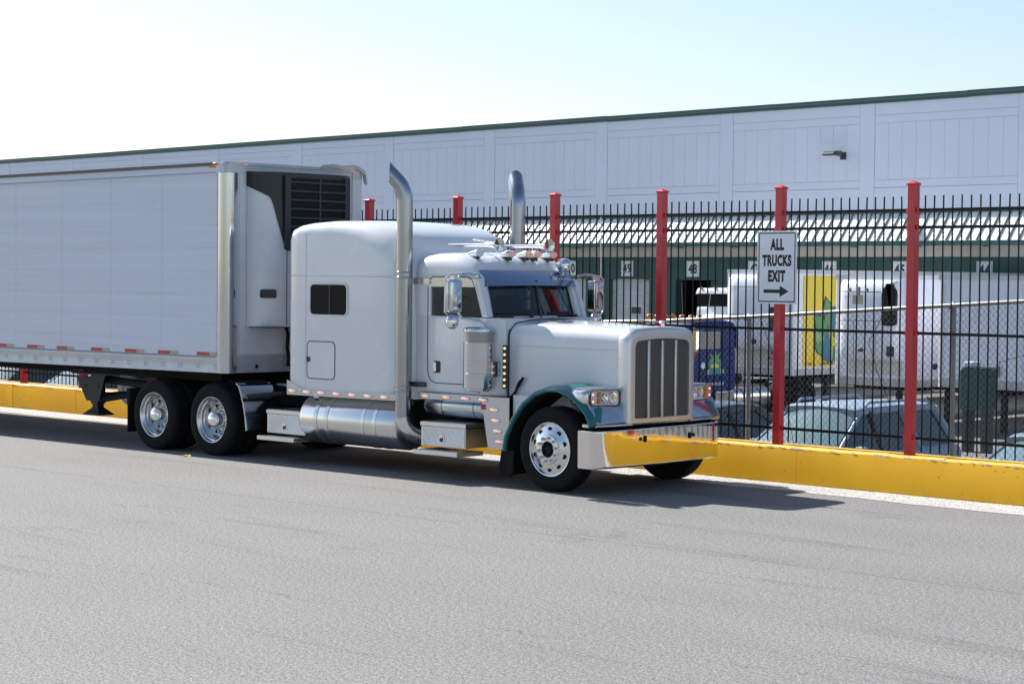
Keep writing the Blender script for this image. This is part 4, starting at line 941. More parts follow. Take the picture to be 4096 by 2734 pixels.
for side in (True, False):
    tool_box(-2.30, -1.515, .13, .405, .705, -2.28, -1.495, -.045, .362, .62, side); tool_box(-5.30, -4.515, .13, .385, .70, -5.31, -4.55, -.045, .352, .55, side)
    def Y(y): return y if side else mir(y)
    m = MB(); m.lathe([(.001, -2.53), (.10, -2.52), (.135, -2.49), (.145, -2.46), (.145, -1.45), (.12, -1.42), (.001, -1.41)], (0, Y(.50), .895), 'x', 32); at = m.build("air_tank", "brushed tank", trk, ang=40)
    for x in (-2.17, -1.61): m = MB(); m.lathe([(.145, -.006), (.148, -.004), (.148, .004), (.145, .006)], (x, Y(.50), .895), 'x', 32); m.build("clamp", "rubber", at)
    qp = [(-5.90, 1.06), (-5.80, 1.02), (-5.83, .955), (-5.775, .86), (-5.72, .74), (-5.665, .58), (-5.64, .39)]
    qp = [(-5.86, 1.035), (-5.80, .985), (-5.755, .89), (-5.71, .76), (-5.665, .58), (-5.64, .39)]
    m = MB(); m.loft([[(x, Y(.03), z), (x + .02, Y(.03), z + .004), (x + .03, Y(.07), z + .005), (x + .03, Y(.62), z + .005), (x, Y(.62), z)] for x, z in qp]); q = m.build("quarter_fender", "stainless", trk, ang=50)
    m = MB(); m.loft([[(x - .09, Y(.03), z), (x - .09, Y(.62), z)] for x, z in ((-5.95, 1.06), (-5.75, 1.03))], False, False, False); m.prism([(-6.0, .98), (-5.78, 1.0), (-5.82, 1.065), (-5.95, 1.06)], 'y', Y(.2), Y(.55)); m.build("top_flap", "rubber", q)
    m = MB(); m.tube([(-5.62, Y(.02), .862), (-5.56, Y(.62), .885)], .034, 12); m.tube([(-5.56, Y(.62), .885), (-5.55, Y(.85), .89)], .02, 8); m.build("support_tube", "lamp grey", q)
mb = MB(); mb.box(-5.75, -4.9, .68, mir(.68), .99, 1.02); mb.build("deck_plate", "chequer plate", trk)
mb = MB(); mb.tube([(-4.85, 1.0, 1.35), (-5.3, 1.0, 1.15), (-5.9, 1.05, 1.3)], .02, 6); mb.tube([(-4.85, 1.2, 1.35), (-5.3, 1.25, 1.1), (-5.9, 1.2, 1.3)], .02, 6); mb.build("air_line", "rubber", trk)

# ================================================================== REFRIGERATED SEMI TRAILER BEHIND THE TRACTOR
trl = empty("semi_trailer", (TX - 6.05 * cos(PSI), TY - 6.05 * sin(PSI), 0), PSI)
tag(trl, "long white refrigerated trailer coupled to the white tractor, with a black topped cooling unit", "trailer")
SLP = 0.006
N0, N1, TL = -0.03, 2.57, -16.15      # near side, far side, rear end (x from the front wall)
def zz(x, z): return z + SLP * x
mb = MB()
def side_ring(x, z0, z1): return [(x, N0 + .012, zz(x, z0)), (x, N1 - .012, zz(x, z0)), (x, N1 - .012, zz(x, z1)), (x, N0 + .012, zz(x, z1))]
mb.loft([side_ring(TL, 1.22, 4.06), side_ring(-.02, 1.22, 4.06)]); body = mb.build("body", "trailer skin", trl)
mb = MB()   # skin sheets, each a hair proud so that their seams catch the light
x = -.16; k = 0
while x > TL + .3:
    x2 = max(TL + .1, x - 1.235)
    dd = .0045
    mb.loft([[(q, N0 + .012, zz(q, 1.375)), (q, N0 + .012 - dd, zz(q, 1.377)), (q, N0 + .012 - dd, zz(q, 3.94)), (q, N0 + .012, zz(q, 3.942))] for q in (x - .0006, x2 + .0006)]); x = x2; k += 1
skin_mb = mb
mb = MB()   # rows of rivets
for i in range(430):
    x = -.2 - i * .0365
    for z in (1.392, 3.957): mb.box(x - .007, x + .007, N0 - (.008 if z > 2 else .0), N0 + .0085, zz(x, z - .007), zz(x, z + .007))
mb.build("rivets", "lamp grey", trl)
mb = skin_mb.mt(1)
for i in range(40):
    x = -.2 - i * .4
    for z in (1.24, 1.275): 
        for d_ in (0, .055): mb.box(x + d_ - .009, x + d_ + .009, N0 - .010, N0, zz(x, z - .008), zz(x, z + .008))
    mb.box(x - .007, x + .007, N0 - .001, N0 + .008, zz(x, 4.0), zz(x, 4.014))
for kx in range(9):
    x = -.16 - kx * 1.235 - .02
    for j in range(30): z = 1.42 + j * .086; mb.box(x - .005, x + .005, N0 + .001, N0 + .008, zz(x, z - .005), zz(x, z + .005))
for kx in range(32):
    x = -.37 - kx * .4117
    if random.random() < .8:
        for j in range(7): z = 1.42 + j * .43; mb.box(x - .004, x + .004, N0 + .002, N0 + .008, zz(x, z - .004), zz(x, z + .004))
mb.build("side_skin", ["trailer skin", "wall joint"], trl)
mb = MB()
rail = [(N0 + .012, 1.168), (N0 - .004, 1.168), (N0 - .004, 1.215), (N0 + .0, 1.222), (N0 + .0, 1.318), (N0 - .004, 1.325), (N0 - .004, 1.37), (N0 + .004, 1.378), (N0 + .012, 1.378)]
mb.loft([[(q, y, zz(q, z)) for y, z in rail] for q in (TL, -4.35, -4.30, -.05)]); lr = mb.build("lower_rail", "trailer rail", trl)
mb = MB(); mb.loft([[(q, N1 - .02, zz(q, z)) for z in (1.17, 1.4)] + [(q, N1, zz(q, z)) for z in (1.4, 1.17)] for q in (TL, -.05)]); mb.build("lower_rail", "trailer rail", trl)
mb = MB(); mb.loft([[(q, y, zz(q, z)) for y, z in ((N0 + .02, 3.935), (N0 - .004, 3.94), (N0 - .006, 4.055), (N0 - .02, 4.062), (N0 - .02, 4.092), (N0 + .05, 4.10), (N1 - .05, 4.10), (N1 + .02, 4.092), (N1 + .02, 4.062), (N1, 4.055), (N1, 3.94), (N1 - .02, 3.935))] for q in (TL, -.02)])
tr_ = mb.build("top_rail", "trailer skin", trl)
mb = MB(); mb.loft([[(q, N0 - .018, zz(q, 4.05)), (q, N0 - .0265, zz(q, 4.05)), (q, N0 - .0265, zz(q, 4.096)), (q, N0 - .018, zz(q, 4.096))] for q in (TL, -.2)]); mb.build("roof_edge", "roof edge", tr_)
mb = MB(); mb.box(TL, -.4, N0 + .3, N1 - .3, zz(TL, 1.12), 1.17); mb.build("floor_frame", "underside", trl)
# front wall
mb = MB(); mb.box(-.02, .0, N0 + .1, N1 - .1, 1.40, 4.0); fw = mb.build("front_wall", "grey white", trl)
mb = MB(); mb.box(.0, .018, N0 + .12, N1 - .12, 1.165, 1.40); mb.build("front_sill", "dirty rail", fw)
mb = MB(); mb.box(-.01, .014, N0 + .02, N1 - .02, 3.955, 4.075); mb.box(-.02, .035, N0 + .06, N1 - .06, 4.065, 4.105); mb.build("header", "trailer rail", fw)
mb = MB()
for i in range(60): z = 1.45 + i * .042; mb.box(.0, .007, N0 + .262, N0 + .272, z, z + .008)
for i in range(55): y = N0 + .28 + i * .04; mb.box(.0, .007, y, y + .008, 1.415, 1.423)
mb.build("rivets", "lamp grey", fw)
for s in (1, -1):   # polished corner posts
    def yy(v): return N0 + v if s == 1 else N1 - v
    prof = [(-.12, -.006), (-.10, -.010), (-.05, -.006), (.0, .012), (.035, .05), (.045, .10), (.04, .15), (.028, .215), (.0, .22), (-.1, .06)]
    mb = MB(); mb.loft([[(u, yy(v), z) for u, v in prof] for z in (1.166, 2.0, 3.0, 3.95)]); mb.build("corner_post", "stainless" if s == 1 else "grey white", trl, ang=50)
    mb = MB(); mb.loft([[(u, yy(v), z) for u, v in prof] for z in (3.952, 4.07)]); mb.build("corner_cap", "trailer rail", trl, ang=50)
for i, x in enumerate([-.16 - k * .84 - (.03 if k % 3 == 1 else -.02) for k in range(18)]):   # conspicuity tape
    mb = MB(); mb.loft([[(q, N0 + .0065, zz(q, 1.405)), (q, N0 + .003, zz(q, 1.405)), (q, N0 + .003, zz(q, 1.452)), (q, N0 + .0065, zz(q, 1.452))] for q in (x - .18, x)])
    mb.mt(1); mb.loft([[(q, N0 + .0066, zz(q, 1.405)), (q, N0 + .0028, zz(q, 1.405)), (q, N0 + .0028, zz(q, 1.452)), (q, N0 + .0066, zz(q, 1.452))] for q in (x - .46, x - .181)]); mb.build("reflective_tape", ["tape white", "tape red"], trl)
for y, x in ((N0 - .028, -.17), (.32, .04), (2.33, .04)):
    mb = MB(); mb.ell((x, y, 4.075), .022 if x > 0 else .06, .05 if x > 0 else .02, .018, 10, 6); mb.build("clearance_lamp", "amber plain" if x < 0 else "amber lens", trl)
mb = MB(); mb.box(-.33, -.18, N0 - .0085, N0 - .004, 4.02, 4.045); mb.build("amber_reflector", "amber plain", trl)
# crumpled trim along the damaged far top corner
mb = MB()
pts = [(.02, 1.7, 4.11), (.05, 1.9, 4.135), (.02, 2.1, 4.12), (.06, 2.3, 4.14), (.03, 2.45, 4.12), (.04, 2.56, 4.05), (.03, 2.60, 3.9)]
for a, b in zip(pts, pts[1:]): mb.loft([[(a[0] - .03, a[1], a[2]), (a[0] + .05, a[1], a[2] + .02), (a[0] + .04, a[1], a[2] - .03)], [(b[0] - .03, b[1], b[2]), (b[0] + .05, b[1], b[2] + .02), (b[0] + .04, b[1], b[2] - .03)]])
mb.build("bent_trim", "trailer rail", trl)
# soot stain and cooling unit
ru = empty("cooling_unit", (0, 0, 0), 0, trl)
U0, U1 = .37, 2.17
fr = [(.01, U0), (.13, U0 + .01), (.24, U0 + .07), (.34, U0 + .17), (.40, U0 + .28), (.425, U0 + .42)]
fr = fr + [(x, U0 + U1 - y) for x, y in fr[::-1]]
mb = MB(); rings = []
for z, k in ((1.815, .98), (1.83, 1), (2.85, 1.0), (3.4, .97), (3.72, .93), (3.93, .90), (3.965, .86)):
    rings.append([(x * k, y, z) for x, y in fr])
mb.loft(rings); mb.build("casing", "grey white", ru, ang=40)
# black cowl: follows the casing, its lower edge stepping down towards the middle
def xf(y, z):
    k = 1.0 if z < 2.85 else 1.0 - .06 * (z - 2.85) / .9
    for (xa, yA), (xb, yB) in zip(fr, fr[1:]):
        if yA <= y <= yB: return (xa + (xb - xa) * (y - yA) / (yB - yA)) * k
    return .01
op = []
dense = []
for (xa, ya), (xb, yb) in zip(fr, fr[1:]):
    for q in range(4): dense.append((xa + (xb - xa) * q / 4, ya + (yb - ya) * q / 4))
dense.append(fr[-1])
for n_, (xx, yy_) in enumerate(dense):
    pa, pb = dense[max(0, n_ - 1)], dense[min(len(dense) - 1, n_ + 1)]; tx, ty = pb[0] - pa[0], pb[1] - pa[1]; L_ = sqrt(tx * tx + ty * ty)
    op.append((xx + ty / L_ * .016, yy_ - tx / L_ * .016))
lz_t = [(.0, 3.78), (.26, 3.70), (.48, 3.63), (.53, 3.58), (.66, 3.22), (.78, 2.88), (9, 2.88)]
def lowz(x, y):
    v = max(0, x + min(y - U0, U1 - y))
    for (a, za), (b, zb_) in zip(lz_t, lz_t[1:]):
        if a <= v <= b: return za + (zb_ - za) * (v - a) / (b - a)
    return 2.88
mb = MB(); nz = 8; rows = []
for j in range(nz + 1):
    row = []
    for xx, yy_ in op:
        lz = lowz(xx, yy_); z = lz + (3.975 - lz) * j / nz; k = 1.0 if z < 2.85 else 1.0 - .055 * (z - 2.85) / .9
        row.append((max(.004, xx * k) if xx > .03 else xx, yy_, z))
    rows.append(row)
rows.append([(0.0, y, 3.985) for x, y in op])
mb.loft(rows, False, False, False); mb.build("cowl", "black plastic", ru, ang=50, fix=False)
gx = .435
mb = MB(); frame_pts = [(2.72, .92), (2.72, 1.90)]
mb.prism(rrect(.76, 1.86, 2.92, 3.90, .09, .09, 5), 'x', gx - .03, gx + .004); mb.build("grille_recess", "dark void", ru)
mb = MB()
for k in range(8):
    z = 2.96 + k * .125
    mb.loft([[(gx + .002, .74, z - .018), (gx + .03, .74, z - .004), (gx + .028, .74, z + .02), (gx + .002, .74, z + .03)], [(gx + .002, 1.88, z - .018), (gx + .03, 1.88, z - .004), (gx + .028, 1.88, z + .02), (gx + .002, 1.88, z + .03)]])
mb.build("louvre", "black plastic", ru)
mb = MB(); mb.box(gx + .002, gx + .026, 1.32, 1.36, 2.92, 3.9)
for y in (.72, 1.84): mb.box(gx - .01, gx + .03, y - .03, y + .07, 2.9, 3.93)
mb.build("grille_divider", "black plastic", ru, bevel=.01)
mb = MB(); P_ = rrect(.43, .585, 2.215, 2.335, .02, .02, 3); mb.loft([[(xf(u, 2.2) + .002, u, v) for u, v in P_], [(xf(u, 2.2) + .03, u, v) for u, v in P_]]); mb.build("door_latch", "black plastic", ru)
mb = MB(); mb.box(.02, .40, U0 + .03, U1 - .03, 1.80, 1.815); mb.build("base_tray", "black plastic", ru)
mb = MB(); mb.tube([(xf(U0 + .38, 2.5) + .006, U0 + .38, 1.83), (xf(U0 + .38, 2.5) + .006, U0 + .38, 2.88)], .005, 5); mb.build("door_gap", "black plastic", ru)
mb = MB(); mb.tube([(.03, 1.08, 1.80), (.05, 1.10, 1.7), (.035, 1.10, 1.5), (.05, 1.12, 1.35), (.04, 1.12, 1.24)], .025, 8); mb.build("drain_hose", "rubber", trl)
mb = MB(); mb.lathe([(.001, .004), (.03, .004)], (.018, .55, 1.25), 'x', 12); mb.build("drain_hole", "dark void", trl)
# landing gear
lg = empty("landing_gear", (0, 0, 0), 0, trl)
GX = -3.50
for s in (1, -1):
    def yy(v): return N0 + v if s == 1 else N1 - v
    mb = MB(); mb.box(GX - .085, GX + .085, min(yy(.33), yy(.48)), max(yy(.33), yy(.48)), .56, 1.16); mb.box(GX - .065, GX + .065, min(yy(.345), yy(.465)), max(yy(.345), yy(.465)), .42, .6)
    mb.loft([[(GX - .20, yy(.25), .39), (GX + .22, yy(.25), .39), (GX + .22, yy(.56), .39), (GX - .20, yy(.56), .39)], [(GX - .18, yy(.27), .41), (GX + .2, yy(.27), .41), (GX + .2, yy(.54), .41), (GX - .18, yy(.54), .41)], [(GX - .07, yy(.35), .50), (GX + .08, yy(.35), .50), (GX + .08, yy(.46), .50), (GX - .07, yy(.46), .50)]])
    mb.build("leg", "black metal", lg)
    pl_ = [(GX - .46, .97), (GX - .10, .955), (GX + .16, 1.165), (GX + .36, 1.165), (GX + .14, .60), (GX - .18, .60)]
    mb = MB(); mb.prism(pl_, 'y', yy(.318), yy(.33)); wg = mb.build("wing_plate", "black metal", lg)
    for (hx, hz, hr) in ((GX + .20, 1.08, .035), (GX + .13, .83, .035), (GX - .17, .83, .03)):
        mb = MB(); mb.lathe([(.001, 0), (hr * .8, 0)], (hx, yy(.316), hz), 'y', 14); mb.build("lightening_hole", "dark void", wg)
mb = MB(); mb.tube([(GX + .06, N0 + .4, .62), (GX + .75, N0 + .9, .78), (GX + 1.3, N0 + 1.1, .9)], .05, 8); mb.build("brace", "black metal", lg)
mb = MB(); mb.tube([(GX + .1, N0 + .5, .93), (GX + .9, N0 + .7, .86)], .06, 8); mb.build("brace", "black metal", lg)
mb = MB(); mb.tube([(GX, N0 + .4, .7), (GX, N1 - .4, .7)], .03, 8); mb.build("cross_shaft", "black metal", lg)
mb = MB(); mb.box(GX - .55, GX - .1, N0 + .30, N0 + .34, 1.0, 1.03); mb.tube([(GX - .5, N0 + .3, 1.06), (GX - .2, N0 + .3, 1.06)], .02, 6); mb.build("crank", "black metal", lg)
mb = MB(); mb.lathe([(.001, 0), (.045, 0), (.05, .01)], (GX - .27, N0 + .31, 1.09), 'y', 16); mb.build("red_reflector", "red plastic", trl)
mb = MB(); mb.lathe([(.001, -.035), (.09, -.032), (.11, -.045), (.14, -.035), (.25, -.02), (.27, .0), (.275, .03), (.275, 1.2)], (GX - .18, .78, .78), 'y', 32, False, True); mb.build("air_tank", "grey white", trl, ang=40).location = (0.05, .25, 0)
# rear bogie (outside the photograph, still carries the trailer)
for X in (-14.9, -13.65):
    wheel(trl, (X, N0 + .03, WZ), 'rear'); wheel(trl, (X, N1 - .03, WZ), 'rear', True)
mb = MB(); mb.box(-15.4, -13.1, .5, 2.0, .6, 1.1); mb.build("bogie", "underside", trl)

# ================================================================== EXIT SIGN ON A RED POST
sg = empty("exit_sign", (-15.14, FY - .0525 - .012, 2.235))
tag(sg, "white metal sign reading ALL TRUCKS EXIT with an arrow, bolted to a red fence post", "sign")
SW, SH = .615, .915
mb = MB(); mb.prism(rrect(-SW / 2, SW / 2, 0, SH, .02, .02, 3), 'y', -.004, .0); mb.build("plate", "sign white", sg)
mb = MB(); o = ringy(-.0055, rrect(-SW / 2 + .022, SW / 2 - .022, .022, SH - .022, .02, .02, 3)); i_ = ringy(-.0055, rrect(-SW / 2 + .036, SW / 2 - .036, .036, SH - .036, .012, .012, 3)); mb.loft([o, i_], False, False); mb.build("border", "sign black", sg, fix=False)
mb = MB()
def st(u0, v0): return lambda u, v: (u0 + u, -.0058, v0 + v)
add_text(mb, "ALL", st(-.105, SH - .245), .215, .148, .03); add_text(mb, "TRUCKS", st(-.226, SH - .445), .452, .148, .03); add_text(mb, "EXIT", st(-.133, SH - .64), .268, .148, .03)
mb.build("lettering", "sign black", sg, fix=False)
mb = MB(); az = SH - .757
mb.poly([(-.20 + u, -.0058, az + v) for u, v in [(0, -.022), (.25, -.022), (.25, -.045), (.245, -.062), (.262, -.066), (.30, -.045), (.39, 0), (.30, .045), (.262, .066), (.245, .062), (.25, .045), (.25, .022), (0, .022)]]); mb.build("arrow", "sign black", sg, fix=False)
for u, v in ((-.29, .02), (.29, .02), (-.29, SH - .02), (.29, SH - .02), (0, SH - .03), (0, .05), (0, SH - .46)):
    mb = MB(); mb.ell((u, -.005, v), .006, .003, .006, 8, 4); mb.build("bolt", "galvanised", sg)

# ================================================================== VEHICLES IN THE YARD (noses towards the fence, -Y)
def yard_trailer(name, label, xr, yf, z0, zt, width=2.6, length=15.6, skin="yard white", unit=None):
    e = empty(name, (xr - width / 2, yf, lot_z(yf + 4))); tag(e, label, "trailer")
    b = lot_z(yf + 4); a0, a1 = z0 - b, zt - b; h = width / 2
    m = MB(); m.box(-h + .015, h - .015, .02, length, a0 + .03, a1 - .06); m.build("body", skin, e)
    m = MB(); m.box(-h + .1, h - .1, .0, .02, a0 + .22, a1 - .12); m.build("front_wall", "yard white", e)
    m = MB(); m.box(-h + .08, h - .08, -.012, .02, a0, a0 + .22); m.build("front_sill", "dirty rail", e)
    m = MB(); m.box(-h - .006, h + .006, -.01, length, a1 - .12, a1); m.build("top_rail", "trailer rail", e)
    m = MB(); m.box(h - .02, h + .004, .1, length, a0, a0 + .2); m.build("lower_rail", "dirty rail", e)
    m = MB(); m.box(-h - .004, -h + .02, .1, length, a0, a0 + .2); m.build("lower_rail", "dirty rail", e)
    for s in (-1, 1):
        m = MB(); m.loft([[(s * (h + u), v, z) for u, v in ((.0, .14), (.004, .05), (-.02, .0), (-.06, -.018), (-.13, -.02), (-.14, .02))] for z in (a0, a1 - .12)]); m.build("corner_post", "trailer rail", e, ang=50)
        m = MB()
        for k in range(28): z = a0 + .25 + k * (a1 - a0 - .4) / 28; m.ell((s * (h - .18), -.003, z), .012, .01, .012, 6, 4)
        m.build("rivets", "galvanised", e)
        for yy_ in (length - 2.2, length - 1.0):
            m = MB(); m.lathe([(.001, 0), (.3, .01), (.34, 0), (.5, .02), (.5, .28), (.3, .28)], (s * (h - .03), yy_, .5), 'x', 24); w_ = m.build("wheel", "rubber", e)
            if s > 0: w_.scale = (-1, 1, 1); w_.location = (2 * (h - .03), 0, 0)
        m = MB(); m.box(s * (h - .5) - .07, s * (h - .5) + .07, 2.4, 2.55, .05, a0); m.build("leg", "black metal", e)
    m = MB(); m.box(-h + .3, h - .3, .5, length, a0 - .12, a0 + .02); m.build("floor_frame", "underside", e)
    return e, a0, a1, h
e45, a0, a1, h = yard_trailer("reefer_trailer", "white trailer with a big hexagonal vent on its cooling unit, 53 painted on its side", -29.72, 45.8, -.33, 2.70)
def unit(e, a0, a1, h, z0, z1, x0, x1, bright=True):
    b = empty("cooling_unit", (0, 0, 0), 0, e); r = []
    for z, k in ((z0, .55), (z0 + .12, .9), (z0 + .35, 1), (z1 - .45, 1), (z1 - .12, .93), (z1 - .02, .72), (z1, .4)):
        r.append([(u, -v * k, z) for u, v in [(x0, .0), (x0 + .03, .25), (x0 + .09, .40), (x0 + .2, .47), (x0 + .4, .48), (x1 - .4, .48), (x1 - .2, .47), (x1 - .09, .40), (x1 - .03, .25), (x1, .0)]])
    m = MB(); m.loft(r); m.build("casing", "yard white", b, ang=45); return b
o45 = -lot_z(49.8)
u45 = unit(e45, a0, a1, h, .38 + o45, 2.56 + o45, -31.97 + 31.02, .98)
mb = MB(); mb.prism(rrect(-30.47 + 31.02, 1.0, 1.33 + o45, 2.46 + o45, .3, .12, 5), 'y', -.50, -.40); mb.build("vent_panel", "vent mesh", u45, bevel=.02)
for zl in (2.24, 1.45): mb = MB(); mb.box(-.85, .5, -.482, -.478, zl + o45 - .008, zl + o45 + .008); mb.build("door_gap", "lamp grey", u45)
for xl in (-.35, .35): mb = MB(); mb.box(xl - .007, xl + .007, -.4835, -.4785, .4 + o45, 1.45 + o45); mb.build("door_gap", "lamp grey", u45)
mb = MB(); mb.ell((-.12, -.48, .66 + o45), .10, .02, .06, 12, 6); mb.build("latch", "black plastic", u45)
mb = MB(); mb.prism(rrect(.72, .96, .5 + o45, .78 + o45, .03, .03, 3), 'y', -.497, -.47); mb.build("control_panel", "black plastic", u45, bevel=.01)
mb = MB(); mb.box(-.4, -.06, -.4845, -.479, 1.9 + o45, 2.15 + o45); mb.build("faded_sticker", "tape white", u45)
mb = MB(); add_text(mb, "53", lambda u, v: (h + .001, 2.55 + u, .02 + o45 + v), .42, .34, .015); mb.build("lettering", "sign black", e45, fix=False)
mb = MB()
for k, c in enumerate("53475"): add_text(mb, c, lambda u, v, k=k: (-h + .26 + u, -.002, 2.18 + o45 - k * .19 + v), .09, .12, .01)
mb.build("lettering", "sign black", e45, fix=False)
mb = MB(); mb.ell((h + .002, 1.0, .22 + o45), .004, .13, .09, 12, 6); mb.build("round_sticker", "truck blue", e45)
mb = MB(); mb.box(-.8, .9, -.02, -.014, -.02 + o45, .33 + o45); mb.build("stained_sill", "band cream", e45)
e44, a0, a1, h = yard_trailer("dry_van_trailer", "plain pale trailer front with rounded corner posts, furthest right behind the fences", -25.45, 44.3, -.17, 2.70)
o44 = -lot_z(48.3)
mb = MB(); mb.box(.25, .52, -.12, 0, .16 + o44, .42 + o44); mb.tube([(.3, -.1, .16 + o44), (.32, -.12, -.1 + o44), (.45, -.05, -.2 + o44)], .025, 6); mb.build("connector_box", "galvanised", e44, bevel=.02)
mb = MB(); frame_ring(mb, -.62, -.2, 1.5 + o44, 2.05 + o44, .02, .01, -.003, .001); mb.build("placard_frame", "wall joint", e44)
mb = MB()
for xk in (-.6, -.47, -.13, .02, .33, .47):
    for k in range(26): z = .3 + o44 + k * .085 - xk * .6; mb.ell((xk, -.001, z), .008, .006, .008, 5, 4)
mb.build("rivets", "sign white", e44)
e46, a0, a1, h = yard_trailer("produce_trailer", "trailer with a yellow side panel painted with leaves, behind the exit sign", -36.85, 50.0, -.42, 2.86, 2.6)
o46 = -lot_z(54.0)
u46 = unit(e46, a0, a1, h, .35 + o46, 2.70 + o46, -1.02, 1.05)
for zl in (2.32, 1.45): mb = MB(); mb.box(-.85, .85, -.482, -.478, zl + o46 - .008, zl + o46 + .008); mb.build("door_gap", "lamp grey", u46)
mb = MB(); mb.ell((.15, -.48, .62 + o46), .11, .02, .09, 14, 6); mb.build("porthole", "black plastic", u46)
mb = MB(); mb.prism(rrect(.72, .95, .95 + o46, 1.7 + o46, .04, .04, 3), 'y', -.497, -.46); mb.build("control_panel", "black plastic", u46, bevel=.01)
mb = MB(); mb.box(-.95, 1.1, -.016, -.013, -.15 + o46, .34 + o46); mb.build("stained_sill", "band cream", e46)
for t_, zt in (("13'6", .2), ("HIGH", .04), ("13 6", -.12)):
    mb = MB(); add_text(mb, t_, lambda u, v, zt=zt: (.35 + u, -.019, zt + o46 + v), .38, .12, .02); mb.build("lettering", "sign red", e46, fix=False)
# yellow side graphic, on its +X face
yp = MB(); yp.box(h - .015, h + .006, .52, 11.5, -.16 + o46, 2.67 + o46); gp = yp.build("yellow_panel", "yellow panel", e46)
def art(pts, mname, d, nm):
    m = MB(); m.poly([(h + .006 + d, .52 + y, o46 + z) for y, z in pts]); m.build(nm, mname, gp, fix=False)
def leaf(cy, cz_, a, L_, W_, n=7):
    pts = []
    for k in range(n + 1):
        t = k / n; wv = W_ * sin(pi * t) ** .7 * (1 + .25 * (k % 2)); pts.append((t * L_, wv))
    pts = pts + [(x, -y) for x, y in pts[::-1][1:-1]]
    return [(cy + x * cos(a) - y * sin(a), cz_ + x * sin(a) + y * cos(a)) for x, y in pts]
for cy, cz_, a, L_, W_, c in ((1.55, .9, 1.9, 1.15, .22, "leaf green"), (1.35, .75, 2.4, 1.0, .22, "leaf green"), (1.3, .3, 2.3, .95, .25, "leaf pale"), (1.7, .6, 1.3, 1.2, .2, "leaf green"), (2.1, .4, 1.9, 1.0, .24, "leaf pale"), (1.45, .3, 2.9, .85, .2, "leaf green"), (2.6, .4, 1.4, 1.2, .3, "leaf green")):
    art(leaf(cy - .03, cz_, a, L_ * 1.06, W_ * 1.12), "sign black", .002 + cy * .0004, "leaf_outline"); art(leaf(cy, cz_, a, L_, W_), c, .004 + cy * .0004, "leaf_shape")
for pts in ([(1.02, -.0), (1.42, .0), (1.5, .35), (1.36, .9), (1.12, .9)], [(1.55, .0), (2.05, .0), (2.1, .8), (1.62, .82)], [(1.45, 1.0), (1.95, 1.05), (2.0, 1.75), (1.52, 1.72)], [(2.15, .0), (2.7, .0), (2.7, 1.6), (2.2, 1.6)]): art(pts, "letter teal", .0075, "letter_block")
art([(1.38, .45), (1.6, .7), (1.95, 1.0), (2.2, .95), (1.9, .7), (1.6, .45)], "lime yellow", .009, "leaf_shape")
m = MB(); add_text(m, "Escal", lambda u, v: (h + .0085, .52 + 1.25 + u, .02 - .16 + .16 + o46 - .13 + v), .85, .17, .01); m.build("lettering", "sign black", gp, fix=False)
for k in range(10):
    m = MB(); m.box(h + .006, h + .009, .6 + k * .75, .82 + k * .75, -.08 + o46 - .03, o46 - .03); m.mt(1); m.box(h + .006, h + .0092, .6 + k * .75 + .22, .98 + k * .75, -.08 + o46 - .03, o46 - .03); m.build("reflective_tape", ["tape white", "tape red"], e46)

def truck_wheel(e, x, y, R=.5, wd=.3, s=1):
    m = MB(); m.lathe([(.001, .03), (.12, .01), (.15, .05), (.28, .06), (.31, .0), (.34, -.005), (R - .03, .0), (R, .04), (R, wd - .04), (R - .03, wd)], (0, 0, 0), 'x', 28)
    w_ = m.build("wheel", "rubber", e); w_.location = (x, y, R); w_.scale = (-s, 1, 1); return w_
# blue day-cab tractor in front of the produce trailer
bt = empty("day_cab_tractor", (-38.0, 46.0, -1.62)); zb = 1.62
tag(bt, "dark blue tractor with amber roof lamps and a green pineapple emblem on its door", "truck")
H = 1.08
mb = MB(); mb.loft([ringy(y, rrect(-H + i, H - i, .45 + (.65 if y < -.9 else 0), zt, .14, .05, 5, .04)) for y, i, zt in ((-1.15, .06, 2.05), (-1.05, .0, 2.10), (-.5, 0, 2.15), (1.2, 0, 2.15), (1.28, .05, 2.1))]); cb = mb.build("cab", "truck blue", bt, ang=45)
mb = MB(); mb.loft([ringy(y, rrect(-H + i, H - i, 2.62, zt, .16, .02, 5, .04)) for y, i, zt in ((-.75, .12, 2.72), (-.62, .05, 2.86), (-.3, .01, 2.92), (.9, 0, 2.92), (1.2, .0, 2.88), (1.3, .06, 2.75))])
mb.box(-H, H, 1.18, 1.28, 2.1, 2.7)
for s in (-1, 1): mb.prism([(-1.1, 2.05), (-.98, 2.05), (-.60, 2.68), (-.74, 2.68)], 'x', s * H - (.0 if s < 0 else .06), s * H + (.06 if s < 0 else 0)); mb.box(s * H - .06 * (s > 0), s * H + .06 * (s < 0), .55, 1.25, 2.1, 2.7); 
mb.build("cab_roof", "truck blue", bt, ang=45)
mb = MB(); mb.poly([(-H + .08, -1.06, 2.1), (H - .08, -1.06, 2.1), (H - .1, -.70, 2.66), (-H + .1, -.70, 2.66)]); mb.build("windscreen", "car pane", bt, fix=False)
for s in (-1, 1): mb = MB(); mb.poly([(s * (H - .02), -.98, 2.1), (s * (H - .02), .56, 2.1), (s * (H - .02), .56, 2.68), (s * (H - .02), -.62, 2.68)]); mb.build("side_window", "car pane", bt, fix=False)
mb = MB(); mb.box(-.95, .95, -.8, 1.1, 2.08, 2.12); mb.loft([ringy(y, rrect(-.35, .35, 2.1, zt, .1, .02, 4)) for y, zt in ((.5, 2.62), (.75, 2.66))]); mb.build("seat", "interior", bt)
